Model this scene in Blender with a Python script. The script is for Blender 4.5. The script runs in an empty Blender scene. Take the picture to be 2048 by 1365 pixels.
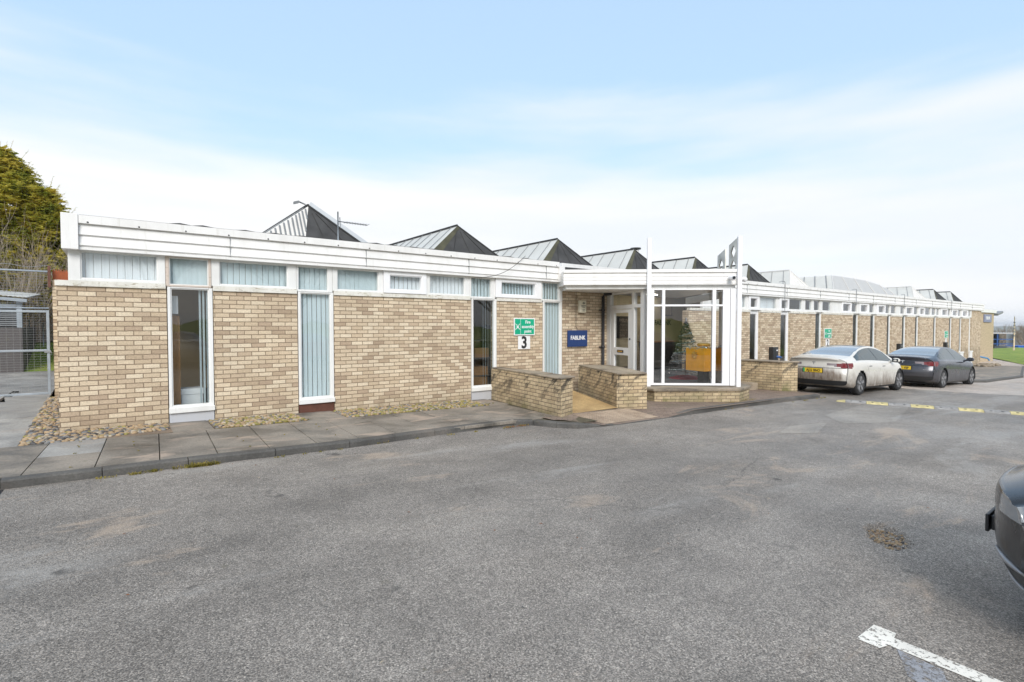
import bpy, math, random
from mathutils import Vector, Matrix
R = math.radians
random.seed(7)
SC = bpy.context.scene
COL = SC.collection

# ------------------------------------------------------------------ camera
# site frame: +X runs along the office facade, -Y points out of it to the car park, Z up
cam_d = bpy.data.cameras.new('camera')
cam = bpy.data.objects.new('camera', cam_d)
COL.objects.link(cam)
cam.location = (-0.691, -10.172, 1.578)
cam.rotation_euler = (R(90 - 1.634), 0, R(-37.13))
cam_d.sensor_width = 36
cam_d.lens = 1050 * 36 / 2048
cam_d.clip_start = 0.05
cam_d.clip_end = 20000
SC.camera = cam

# ------------------------------------------------------------------ sky, sun, exposure
SUN_EL, SUN_AZ = 32.0, 212.0          # azimuth measured clockwise from +Y
w = bpy.data.worlds.new('World')
SC.world = w
w.use_nodes = True
nt = w.node_tree
nt.nodes.clear()
N = nt.nodes.new
L = nt.links.new
out = N('ShaderNodeOutputWorld')
bg = N('ShaderNodeBackground')
bg.inputs['Strength'].default_value = 0.112
L(bg.outputs[0], out.inputs[0])
sky = N('ShaderNodeTexSky')
sky.sky_type = 'NISHITA'
sky.sun_disc = False
sky.sun_elevation = R(SUN_EL)
sky.sun_rotation = R(SUN_AZ)
sky.air_density = 1.0
sky.dust_density = 0.6
sky.ozone_density = 1.5
tc = N('ShaderNodeTexCoord')
sep = N('ShaderNodeSeparateXYZ')
L(tc.outputs['Generated'], sep.inputs[0])
mp = N('ShaderNodeMapping')
mp.inputs['Scale'].default_value = (.8, .8, 5.0)
L(tc.outputs['Generated'], mp.inputs[0])
nz = N('ShaderNodeTexNoise')
nz.inputs['Scale'].default_value = 1.7
nz.inputs['Detail'].default_value = 5
nz.inputs['Roughness'].default_value = 0.52
L(mp.outputs[0], nz.inputs['Vector'])
hm = N('ShaderNodeMapRange')           # cloud bank thick near the horizon, thinning upward
hm.inputs['From Min'].default_value = 0.16
hm.inputs['From Max'].default_value = 0.46
hm.inputs['To Min'].default_value = 0.49
hm.inputs['To Max'].default_value = -0.22
L(sep.outputs['Z'], hm.inputs['Value'])
ad = N('ShaderNodeMath')
ad.operation = 'ADD'
L(nz.outputs[0], ad.inputs[0])
L(hm.outputs[0], ad.inputs[1])
hi = N('ShaderNodeMapRange')           # unseen cloud added overhead to whiten and brighten the light
hi.inputs['From Min'].default_value = 0.56
hi.inputs['From Max'].default_value = 0.85
hi.inputs['To Min'].default_value = 0.0
hi.inputs['To Max'].default_value = 0.62
L(sep.outputs['Z'], hi.inputs['Value'])
ad2 = N('ShaderNodeMath')
ad2.operation = 'ADD'
L(ad.outputs[0], ad2.inputs[0])
L(hi.outputs[0], ad2.inputs[1])
ad = ad2
cr = N('ShaderNodeMapRange')
cr.interpolation_type = 'SMOOTHSTEP'
cr.inputs['From Min'].default_value = 0.44
cr.inputs['From Max'].default_value = 0.88
L(ad.outputs[0], cr.inputs['Value'])
veil = N('ShaderNodeMix')              # thin high veil paling the blue
veil.data_type = 'RGBA'
veil.inputs['Factor'].default_value = 0.72
veil.inputs['B'].default_value = (2.5, 3.42, 4.42, 1)
L(sky.outputs[0], veil.inputs['A'])
mx = N('ShaderNodeMix')
mx.data_type = 'RGBA'
cv = N('ShaderNodeTexNoise')           # faint blue-grey bellies in the cloud bank
cv.inputs['Scale'].default_value = 1.1
cv.inputs['Detail'].default_value = 4
mp2 = N('ShaderNodeMapping')
mp2.inputs['Scale'].default_value = (1.0, 1.0, 9.0)
mp2.inputs['Location'].default_value = (3.1, 1.7, .4)
L(tc.outputs['Generated'], mp2.inputs[0])
L(mp2.outputs[0], cv.inputs['Vector'])
cc = N('ShaderNodeValToRGB')
cc.color_ramp.elements[0].position = .40
cc.color_ramp.elements[0].color = (3.75, 3.95, 4.2, 1)
cc.color_ramp.elements[1].position = .60
cc.color_ramp.elements[1].color = (4.25, 4.27, 4.3, 1)
L(cv.outputs[0], cc.inputs[0])
L(cc.outputs[0], mx.inputs['B'])
L(cr.outputs[0], mx.inputs['Factor'])
L(veil.outputs['Result'], mx.inputs['A'])
L(mx.outputs['Result'], bg.inputs['Color'])

sd = bpy.data.lights.new('sun', 'SUN')
sd.energy = 1.3
sd.angle = R(26)
sd.color = (1.0, 0.95, 0.88)
so = bpy.data.objects.new('sun', sd)
COL.objects.link(so)
so.rotation_euler = (R(90 - SUN_EL), 0, R(180 - SUN_AZ))
vs = SC.view_settings
SC.display_settings.display_device = 'sRGB'
vs.view_transform = 'Standard'
vs.look = 'None'
vs.gamma = 1
vs.exposure = 1.14
SC.cycles.max_bounces = 8
SC.cycles.transparent_max_bounces = 16
SC.cycles.use_denoising = True

# ------------------------------------------------------------------ node helpers
class NT:
    def __init__(s, name):
        s.m = bpy.data.materials.new(name)
        s.m.use_nodes = True
        s.t = s.m.node_tree
        s.b = s.t.nodes['Principled BSDF']
        s.out = s.t.nodes['Material Output']
    def n(s, typ, **kw):
        nd = s.t.nodes.new(typ)
        for k, v in kw.items():
            setattr(nd, k, v)
        return nd
    def l(s, a, b):
        s.t.links.new(a, b)
    def pos(s):
        return s.n('ShaderNodeNewGeometry').outputs['Position']
    def uv(s):
        return s.n('ShaderNodeTexCoord').outputs['UV']
    def obj(s):
        return s.n('ShaderNodeTexCoord').outputs['Object']
    def noise(s, vec, scale, detail=4, rough=.55, sc=(1, 1, 1), dist=0):
        m = s.n('ShaderNodeMapping')
        m.inputs['Scale'].default_value = sc
        s.l(vec, m.inputs[0])
        q = s.n('ShaderNodeTexNoise')
        q.inputs['Scale'].default_value = scale
        q.inputs['Detail'].default_value = detail
        q.inputs['Roughness'].default_value = rough
        q.inputs['Distortion'].default_value = dist
        s.l(m.outputs[0], q.inputs['Vector'])
        return q.outputs[0]
    def ramp(s, fac, stops):
        r = s.n('ShaderNodeValToRGB')
        e = r.color_ramp.elements
        while len(e) < len(stops):
            e.new(.5)
        for i, (p, c) in enumerate(stops):
            e[i].position = p
            e[i].color = (c, c, c, 1) if isinstance(c, (int, float)) else (*c, 1)
        s.l(fac, r.inputs[0])
        return r.outputs[0]
    def rng(s, v, a, b, c=0., d=1., smooth=False):
        r = s.n('ShaderNodeMapRange')
        if smooth:
            r.interpolation_type = 'SMOOTHSTEP'
        for k, x in zip(('From Min', 'From Max', 'To Min', 'To Max'), (a, b, c, d)):
            r.inputs[k].default_value = x
        s.l(v, r.inputs['Value'])
        return r.outputs[0]
    def mix(s, f, a, b, mode='MIX'):
        x = s.n('ShaderNodeMix', data_type='RGBA', blend_type=mode)
        for k, v in (('Factor', f), ('A', a), ('B', b)):
            if isinstance(v, tuple):
                x.inputs[k].default_value = (*v, 1)
            elif isinstance(v, (int, float)):
                x.inputs[k].default_value = v if k == 'Factor' else (v, v, v, 1)
            else:
                s.l(v, x.inputs[k])
        return x.outputs['Result']
    def math(s, op, a, b=None):
        x = s.n('ShaderNodeMath', operation=op)
        for i, v in enumerate((a, b)):
            if v is None:
                continue
            if isinstance(v, (int, float)):
                x.inputs[i].default_value = v
            else:
                s.l(v, x.inputs[i])
        return x.outputs[0]
    def xyz(s, vec):
        q = s.n('ShaderNodeSeparateXYZ')
        s.l(vec, q.inputs[0])
        return q.outputs
    def col(s, c):
        if isinstance(c, tuple):
            s.b.inputs['Base Color'].default_value = (*c, 1)
        else:
            s.l(c, s.b.inputs['Base Color'])
    def rough(s, r):
        if isinstance(r, (int, float)):
            s.b.inputs['Roughness'].default_value = r
        else:
            s.l(r, s.b.inputs['Roughness'])
    def bump(s, h, strength=.4, dist=.01):
        q = s.n('ShaderNodeBump')
        q.inputs['Strength'].default_value = strength
        q.inputs['Distance'].default_value = dist
        s.l(h, q.inputs['Height'])
        s.l(q.outputs[0], s.b.inputs['Normal'])

MAT = {}
def simple(name, c, rough=.6, metal=0, var=.12, vscale=3., bump=0, coat=0, spec=.5):
    """plain surface with a little blotchy wear"""
    k = NT(name)
    v = k.noise(k.obj(), vscale, 5)
    lo = tuple(x * (1 - var) for x in c)
    hi = tuple(min(1, x * (1 + var)) for x in c)
    k.col(k.ramp(v, [(.3, lo), (.7, hi)]))
    k.rough(rough)
    k.b.inputs['Metallic'].default_value = metal
    k.b.inputs['Specular IOR Level'].default_value = spec
    if coat:
        k.b.inputs['Coat Weight'].default_value = coat
        k.b.inputs['Coat Roughness'].default_value = .04
    if bump:
        k.bump(k.noise(k.obj(), 60, 4), bump, .004)
    MAT[name] = k.m
    return k.m

def brick_mat(name, tones, mortar, streak_amt=0.0):
    k = NT(name)
    uv = k.uv()
    b = k.n('ShaderNodeTexBrick', offset=.5)
    for q, v in (('Scale', 1), ('Mortar Size', .0068), ('Mortar Smooth', .25), ('Bias', 0), ('Brick Width', .225), ('Row Height', .075)):
        b.inputs[q].default_value = v
    b.inputs['Color1'].default_value = (0, 0, 0, 1)
    b.inputs['Color2'].default_value = (1, 1, 1, 1)
    b.inputs['Mortar'].default_value = (.5, .5, .5, 1)
    wob = k.n('ShaderNodeVectorMath', operation='ADD')      # edges of real bricks are not ruled
    nv = k.n('ShaderNodeTexNoise')
    nv.inputs['Scale'].default_value = 9
    sc = k.n('ShaderNodeVectorMath', operation='SCALE')
    sc.inputs['Scale'].default_value = .010
    sub = k.n('ShaderNodeVectorMath', operation='SUBTRACT')
    sub.inputs[1].default_value = (.5, .5, .5)
    k.l(uv, nv.inputs['Vector'])
    k.l(nv.outputs['Color'], sub.inputs[0])
    k.l(sub.outputs[0], sc.inputs[0])
    k.l(uv, wob.inputs[0])
    k.l(sc.outputs[0], wob.inputs[1])
    k.l(wob.outputs[0], b.inputs['Vector'])
    tone = k.ramp(b.outputs['Color'], [(i / (len(tones) - 1), t) for i, t in enumerate(tones)])
    grain = k.noise(uv, 38, 5, .65, sc=(1, 1.6, 1))
    blot = k.noise(uv, 1.3, 4)
    c = k.mix(1, tone, k.ramp(grain, [(.28, .72), (.72, 1.18)]), 'MULTIPLY')
    dampb = k.rng(k.xyz(uv)[1], .22, -.12, 0, .55)                              # rising damp and splash at the foot
    c = k.mix(k.math('MULTIPLY', dampb, k.rng(k.noise(uv, 3.1, 5), .35, .6)), c, (.20, .17, .10))
    c = k.mix(1, c, k.ramp(blot, [(.25, .86), (.75, 1.08)]), 'MULTIPLY')
    c = k.mix(b.outputs['Fac'], c, k.mix(1, mortar, k.ramp(grain, [(.3, .7), (.7, 1.2)]), 'MULTIPLY'))
    if streak_amt:
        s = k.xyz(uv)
        d = k.math('ADD', k.math('MULTIPLY', s[0], 1.0), k.math('MULTIPLY', s[1], -1.15))  # slanting dark streaks, stronger towards the top
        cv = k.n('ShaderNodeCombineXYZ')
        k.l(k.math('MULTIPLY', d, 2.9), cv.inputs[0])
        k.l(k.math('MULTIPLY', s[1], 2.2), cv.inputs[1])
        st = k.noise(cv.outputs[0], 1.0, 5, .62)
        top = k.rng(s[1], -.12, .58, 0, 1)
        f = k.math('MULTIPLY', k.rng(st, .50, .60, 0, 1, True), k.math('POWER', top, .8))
        c = k.mix(k.math('MULTIPLY', f, streak_amt), c, (.035, .03, .026))
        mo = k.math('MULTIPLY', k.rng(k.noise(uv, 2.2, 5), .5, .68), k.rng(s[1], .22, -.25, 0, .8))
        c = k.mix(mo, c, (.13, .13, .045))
    k.col(c)
    k.rough(.9)
    h = k.math('ADD', k.math('MULTIPLY', b.outputs['Fac'], -1.0), k.math('MULTIPLY', grain, .45))
    k.bump(h, .75, .008)
    MAT[name] = k.m

brick_mat('buff_brick', [(.42, .315, .22), (.56, .44, .305), (.67, .545, .39), (.75, .635, .475), (.64, .515, .365), (.46, .345, .245)], (.25, .185, .125))
brick_mat('streaked_brick', [(.46, .35, .215), (.60, .47, .295), (.68, .54, .345), (.54, .41, .255)], (.16, .12, .08), .95)

def painted(name, c, dirt=.35, peel=0.0):
    k = NT(name)
    p = k.pos()
    st = k.noise(p, 2.2, 6, .6, sc=(1.5, 1.5, .5))
    col = k.mix(k.rng(st, .46, .78, 0, dirt), c, (.48, .46, .42))
    run = k.noise(p, 1.0, 5, .7, sc=(16, 16, .9))
    col = k.mix(k.rng(run, .56, .74, 0, dirt * 1.3, True), col, (.50, .48, .42))
    if peel:
        pf = k.noise(p, 16, 6, .7, sc=(.55, 1, 1.8))
        col = k.mix(k.rng(pf, .56, .63, 0, peel), col, (.34, .29, .21))
        mf = k.noise(p, 5, 5, .7)
        col = k.mix(k.rng(mf, .5, .7, 0, peel * .55), col, (.46, .44, .30))
    k.col(col)
    k.rough(.5)
    k.bump(k.noise(p, 30, 4), .12, .004)
    MAT[name] = k.m
painted('white_cladding', (.81, .80, .785), .30)
painted('white_paint', (.78, .78, .765), .35)
painted('peeling_white_paint', (.74, .72, .66), .5, .85)
painted('white_plastic', (.84, .84, .85), .08)
painted('grey_panel_paint', (.50, .51, .54), .3)
painted('timber_frame_paint', (.62, .52, .45), .5, .5)

def glass(name, tint=(.86, .91, .92), boost=1.0, rough=0.0):
    k = NT(name)
    k.t.nodes.remove(k.b)
    lw = k.n('ShaderNodeLayerWeight')
    lw.inputs['Blend'].default_value = .5
    fr = k.math('ADD', .05, k.math('MULTIPLY', .95, k.math('POWER', lw.outputs['Facing'], 4.5)))
    tr = k.n('ShaderNodeBsdfTransparent')
    tr.inputs[0].default_value = (*tint, 1)
    gl = k.n('ShaderNodeBsdfGlossy')
    gl.inputs['Roughness'].default_value = rough
    bp = k.n('ShaderNodeBump')
    bp.inputs['Strength'].default_value = .05
    bp.inputs['Distance'].default_value = .02
    k.l(k.noise(k.pos(), 1.6, 2), bp.inputs['Height'])
    k.l(bp.outputs[0], gl.inputs['Normal'])
    ms = k.n('ShaderNodeMixShader')
    k.l(k.math('MINIMUM', k.math('MULTIPLY', fr, boost), 1.0), ms.inputs[0])
    k.l(tr.outputs[0], ms.inputs[1])
    k.l(gl.outputs[0], ms.inputs[2])
    k.l(ms.outputs[0], k.out.inputs[0])
    MAT[name] = k.m
glass('window_glass', (.93, .96, .96), 1.7)
glass('porch_glass', (.88, .89, .89), 1.9)

def blind_mat(name, c):
    k = NT(name)
    v = k.noise(k.pos(), 40, 3, sc=(1, 1, .05))
    k.col(k.ramp(v, [(.3, tuple(x * .88 for x in c)), (.7, c)]))
    k.rough(.8)
    MAT[name] = k.m
blind_mat('blind_fabric', (.62, .71, .74))
blind_mat('pale_blind_fabric', (.80, .83, .86))

# asphalt ---------------------------------------------------------------
def asphalt(name, lo, hi, damp=.5, stain=1.0):
    k = NT(name)
    p = k.pos()
    vo = k.n('ShaderNodeTexVoronoi')
    vo.inputs['Scale'].default_value = 120
    k.l(p, vo.inputs['Vector'])
    s1 = k.noise(p, 110, 5, .78)
    s2 = k.noise(p, 17, 5, .65)
    stone = k.ramp(vo.outputs['Color'], [(0, lo), (.55, tuple((a + b) / 2 for a, b in zip(lo, hi))), (1, hi)])
    c = k.mix(1, stone, k.ramp(s1, [(.30, .22), (.52, .95), (.70, 2.05)]), 'MULTIPLY')
    c = k.mix(1, c, k.ramp(s2, [(.30, .86), (.70, 1.14)]), 'MULTIPLY')
    big = k.noise(p, .22, 5, .55, sc=(1, 1.3, 1), dist=.6)
    c = k.mix(1, c, k.ramp(big, [(.34, .82), (.50, 1.0), (.64, 1.2)]), 'MULTIPLY')
    mid = k.noise(p, 1.3, 6, .62, dist=.3)
    c = k.mix(1, c, k.ramp(mid, [(.32, .80), (.52, 1.0), (.70, 1.16)]), 'MULTIPLY')
    lane = k.noise(p, 1.0, 4, .6, sc=(.05, 1.1, 1), dist=.2)                  # wear along the driving direction
    c = k.mix(1, c, k.ramp(lane, [(.36, .92), (.5, 1.0), (.62, 1.07)]), 'MULTIPLY')
    grit = k.math('MULTIPLY', k.rng(k.noise(p, .8, 7, .7, sc=(.55, 1.5, 1), dist=.8), .57, .68, 0, 1, True), k.rng(s1, .32, .6, .3, 1))
    c = k.mix(k.math('MULTIPLY', grit, .72 * stain), c, (.50, .395, .305))        # washed-out sandy grit
    pale = k.rng(k.noise(p, .75, 5, .6, sc=(.30, 1.4, 1), dist=.4), .57, .70, 0, .6, True)
    c = k.mix(k.math('MULTIPLY', pale, k.rng(s2, .3, .6, .35, 1)), c, (.40, .385, .365))   # worn pale film
    oil = k.rng(k.noise(p, 2.6, 3, .5), .70, .78, 0, .7, True)
    c = k.mix(oil, c, (.045, .043, .04))
    moss = k.rng(k.noise(p, 6.5, 5, .7), .66, .74, 0, .5)
    c = k.mix(moss, c, (.10, .09, .04))
    ve = k.n('ShaderNodeTexVoronoi', feature='DISTANCE_TO_EDGE')              # a few hairline cracks and old joints
    ve.inputs['Scale'].default_value = .22
    dv = k.n('ShaderNodeVectorMath', operation='ADD')
    nd = k.n('ShaderNodeTexNoise')
    nd.inputs['Scale'].default_value = 2.2
    nd.inputs['Detail'].default_value = 6
    sc_ = k.n('ShaderNodeVectorMath', operation='SCALE')
    sc_.inputs['Scale'].default_value = .55
    k.l(p, nd.inputs['Vector'])
    k.l(nd.outputs['Color'], sc_.inputs[0])
    k.l(p, dv.inputs[0])
    k.l(sc_.outputs[0], dv.inputs[1])
    k.l(dv.outputs[0], ve.inputs['Vector'])
    crk = k.math('MULTIPLY', k.rng(ve.outputs['Distance'], .001, .004, .38, 0), k.rng(k.noise(p, .4, 3), .45, .58))
    c = k.mix(crk, c, (.04, .037, .033))
    k.col(c)
    wet = k.noise(p, .5, 5, .6, sc=(.8, 1.6, 1))
    k.rough(k.rng(wet, .38, .66, .72 - .28 * damp, .86))
    h = k.math('ADD', k.math('MULTIPLY', vo.outputs['Distance'], -1.1), k.math('MULTIPLY', s1, 1.1))
    k.bump(h, .8, .006)
    MAT[name] = k.m
asphalt('asphalt', (.110, .100, .089), (.45, .405, .36), .85)
asphalt('pale_road', (.36, .31, .27), (.70, .61, .53), 1.0, .4)
asphalt('worn_patch', (.19, .17, .15), (.48, .44, .39), .9, .4)

def slab(name, c, dark, sandy=.5):
    k = NT(name)
    p = k.pos()
    f = k.noise(p, 1.1, 6, .62, dist=.5)
    g = k.noise(p, 42, 5, .7)
    col = k.ramp(f, [(.34, dark), (.56, c), (.75, tuple(x * 1.25 for x in c))])
    col = k.mix(1, col, k.ramp(g, [(.3, .7), (.7, 1.25)]), 'MULTIPLY')
    sd_ = k.rng(k.noise(p, 1.5, 6, .65, sc=(.7, 1.5, 1), dist=.7), .53, .68, 0, sandy, True)
    col = k.mix(sd_, col, (.40, .315, .25))
    mo = k.rng(k.noise(p, 4.5, 5, .7), .62, .72, 0, .55)
    col = k.mix(mo, col, (.12, .115, .05))
    k.col(col)
    k.rough(k.rng(f, .35, .6, .5, .85))
    k.bump(g, .35, .004)
    MAT[name] = k.m
slab('paving_slab', (.26, .228, .19), (.095, .086, .074), .9)
slab('pale_slab', (.34, .33, .31), (.20, .19, .18), .3)
slab('kerb_stone', (.105, .10, .092), (.05, .048, .045), .15)
slab('joint_dirt', (.10, .085, .05), (.05, .045, .03), .1)
slab('coping_stone', (.34, .28, .205), (.10, .08, .06), .4)
slab('block_render', (.105, .095, .092), (.075, .068, .066), 0)
slab('bare_soil', (.24, .18, .13), (.13, .10, .075), .5)

def pavers():
    k = NT('block_paving')
    p = k.pos()
    m = k.n('ShaderNodeMapping')
    m.inputs['Rotation'].default_value = (0, 0, R(45))
    k.l(p, m.inputs[0])
    b = k.n('ShaderNodeTexBrick', offset=.5)
    for q, v in (('Scale', 1), ('Mortar Size', .005), ('Mortar Smooth', .3), ('Brick Width', .20), ('Row Height', .10)):
        b.inputs[q].default_value = v
    b.inputs['Color1'].default_value = (.185, .135, .105, 1)
    b.inputs['Color2'].default_value = (.26, .195, .155, 1)
    b.inputs['Mortar'].default_value = (.085, .07, .055, 1)
    k.l(m.outputs[0], b.inputs['Vector'])
    g = k.noise(p, 30, 5, .7)
    c = k.mix(1, b.outputs['Color'], k.ramp(g, [(.3, .72), (.7, 1.25)]), 'MULTIPLY')
    f = k.noise(p, 1.3, 6, .65)
    c = k.mix(k.rng(f, .5, .7, 0, .55), c, (.42, .33, .26))
    c = k.mix(k.rng(k.noise(p, 2.6, 5), .56, .7, 0, .5), c, (.11, .10, .05))
    k.col(c)
    k.rough(.8)
    k.bump(k.math('SUBTRACT', k.math('MULTIPLY', g, .4), b.outputs['Fac']), .5, .006)
    MAT['block_paving'] = k.m
pavers()
def tactile(name, a, b_):
    k = NT(name)
    p = k.pos()
    g = k.noise(p, 25, 5, .7)
    f = k.noise(p, 1.6, 6, .65)
    c = k.ramp(f, [(.3, a), (.6, b_), (.75, tuple(min(1, x * 1.3) for x in b_))])
    k.col(k.mix(1, c, k.ramp(g, [(.3, .75), (.7, 1.2)]), 'MULTIPLY'))
    k.rough(.75)
    k.bump(g, .3, .003)
    MAT[name] = k.m
tactile('tactile_paving', (.27, .20, .145), (.44, .34, .25))
tactile('ochre_ramp', (.30, .19, .085), (.50, .345, .16))

def grass_mat(name, a, b_, c_):
    k = NT(name)
    p = k.pos()
    f = k.noise(p, .7, 6, .65)
    g = k.noise(p, 14, 5, .75)
    c = k.ramp(f, [(.3, a), (.5, b_), (.72, c_)])
    c = k.mix(1, c, k.ramp(g, [(.3, .55), (.7, 1.45)]), 'MULTIPLY')
    k.col(c)
    k.rough(.95)
    k.bump(g, 1.0, .06)
    MAT[name] = k.m
grass_mat('grass', (.10, .17, .025), (.20, .28, .045), (.31, .34, .075))
grass_mat('far_field', (.06, .075, .03), (.10, .11, .05), (.14, .13, .07))
grass_mat('far_wood', (.05, .045, .035), (.085, .07, .055), (.12, .10, .075))

def foliage(name, stops, scale):
    k = NT(name)
    p = k.pos()
    v = k.noise(p, scale, 4, .6)
    fine = k.noise(p, scale * 7, 3, .6)
    c = k.ramp(v, stops)
    k.col(k.mix(1, c, k.ramp(fine, [(.3, .65), (.7, 1.3)]), 'MULTIPLY'))
    k.rough(.85)
    k.b.inputs['Specular IOR Level'].default_value = .2
    tl = k.n('ShaderNodeBsdfTranslucent')
    k.l(c, tl.inputs[0])
    ms = k.n('ShaderNodeMixShader')
    ms.inputs[0].default_value = .42
    k.l(k.b.outputs[0], ms.inputs[1])
    k.l(tl.outputs[0], ms.inputs[2])
    k.l(ms.outputs[0], k.out.inputs[0])
    MAT[name] = k.m
foliage('conifer_foliage', [(.26, (.13, .17, .035)), (.40, (.33, .35, .06)), (.54, (.60, .53, .10)), (.72, (.80, .66, .16))], 1.5)
foliage('tree_needles', [(.3, (.006, .02, .012)), (.7, (.02, .05, .03))], 6)
foliage('weed_leaf', [(.3, (.14, .15, .035)), (.5, (.30, .25, .06)), (.72, (.46, .36, .12))], 9)

simple('bark', (.16, .125, .10), .9, var=.35)
simple('pale_twig', (.30, .245, .19), .9, var=.3)
simple('roof_felt', (.050, .050, .051), .85, var=.35, vscale=2.5, bump=.5)
simple('roof_felt_seam', (.038, .038, .038), .8, var=.2)
simple('mossy_felt', (.075, .072, .045), .9, var=.3)
simple('roof_glazing', (.56, .56, .53), .55, var=.08, vscale=1.2)
simple('white_roof_sheet', (.70, .68, .65), .55, var=.05)
simple('grey_roof_sheet', (.47, .465, .455), .5, var=.04)
simple('lead_grey', (.22, .23, .24), .5, var=.15)
simple('pale_trim', (.40, .43, .46), .45, var=.06)
simple('black_plastic', (.022, .023, .025), .45, var=.2)
simple('black_iron', (.03, .03, .034), .4, var=.2)
simple('galvanised', (.36, .40, .44), .45, metal=.5, var=.15)
simple('steel_wire', (.30, .30, .30), .5, metal=.3, var=.1)
simple('rust_paint', (.30, .075, .025), .75, var=.3, vscale=7)
simple('brown_panel', (.11, .042, .026), .6, var=.25, vscale=6)
simple('sign_white', (.82, .82, .82), .45, var=.03)
simple('sign_green', (.0, .38, .21), .4, var=.04)
simple('sign_blue', (.02, .05, .17), .35, var=.05)
simple('grey_blue_sign', (.20, .22, .33), .4, var=.05)
simple('letter_black', (.02, .02, .02), .5, var=.05)
simple('cream_plastic', (.70, .66, .52), .5, var=.06)
simple('interior_wall', (.52, .43, .29), .9, var=.05)
simple('cream_wall', (.62, .54, .36), .9, var=.05)
simple('interior_dark', (.09, .085, .08), .9, var=.2)
simple('carpet', (.06, .062, .07), .95, var=.2)
simple('ceiling_white', (.55, .54, .52), .9, var=.03)
simple('wood', (.42, .22, .085), .55, var=.2, vscale=2)
simple('desk_wood', (.36, .22, .12), .5, var=.15)
simple('carton_white', (.70, .73, .76), .7, var=.04)
simple('carton_brown', (.27, .155, .075), .8, var=.12)
simple('orange_foil', (.90, .40, .012), .35, var=.10, vscale=5)
simple('gold_ribbon', (.70, .42, .08), .3, metal=.4, var=.2)
simple('tinsel', (.45, .58, .60), .25, metal=.7, var=.3, vscale=30)
simple('red_cloth', (.25, .012, .03), .9, var=.3, vscale=14)
simple('silver', (.75, .76, .78), .2, metal=.9, var=.05)
simple('road_white', (.70, .70, .68), .8, var=.1)
simple('hump_yellow', (.56, .48, .24), .9, var=.3, vscale=9)
simple('hump_black', (.30, .29, .28), .8, var=.3, vscale=9)  # grey base paints the wet sheen onto the black rubber
simple('tyre', (.022, .022, .023), .85, var=.25, bump=.3)
simple('wheel_cover', (.085, .085, .088), .45, var=.15)
simple('wheel_blade', (.30, .30, .31), .35, metal=.4, var=.1)
simple('blue_steel', (.035, .10, .28), .5, var=.15)
simple('container_blue', (.015, .12, .50), .5, var=.1)
simple('pale_pole', (.56, .44, .30), .7, var=.3, vscale=2)
simple('handrail_blue', (.06, .24, .48), .5, var=.15)
simple('debris_leaf', (.22, .09, .04), .9, var=.4, vscale=20)
simple('roughcast', (.47, .37, .25), .95, var=.5, vscale=9, bump=1.0)
simple('rubble_brown', (.33, .235, .165), .9, var=.3, vscale=8)
simple('stone_tan', (.36, .255, .15), .75, var=.25, vscale=8)
simple('stone_grey', (.19, .185, .18), .7, var=.25, vscale=8)
simple('stone_dark', (.085, .08, .078), .65, var=.25, vscale=8)
simple('stone_pale', (.38, .32, .24), .75, var=.2, vscale=8)
simple('stone_mossy', (.25, .215, .07), .9, var=.3, vscale=8)
simple('decor_panel', (.78, .75, .67), .75, var=.28, vscale=4)

def emit(name, c, s):
    k = NT(name)
    k.col(c)
    k.b.inputs['Emission Color'].default_value = (*c, 1)
    k.b.inputs['Emission Strength'].default_value = s
    MAT[name] = k.m
emit('lamp_panel', (1.0, .93, .84), 7.0)

# ------------------------------------------------------------------ mesh helpers
OFF = {}
def tag(o, label=None, cat=None, group=None, kind=None):
    for k, v in (('label', label), ('category', cat), ('group', group), ('kind', kind)):
        if v:
            o[k] = v
    return o
def thing(name, label, cat, loc=(0, 0, 0), rot=(0, 0, 0), group=None):
    o = bpy.data.objects.new(name, None)
    o.empty_display_size = .2
    COL.objects.link(o)
    o.location = loc
    o.rotation_euler = rot
    OFF[o.name] = Vector(loc)
    return tag(o, label, cat, group)

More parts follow.
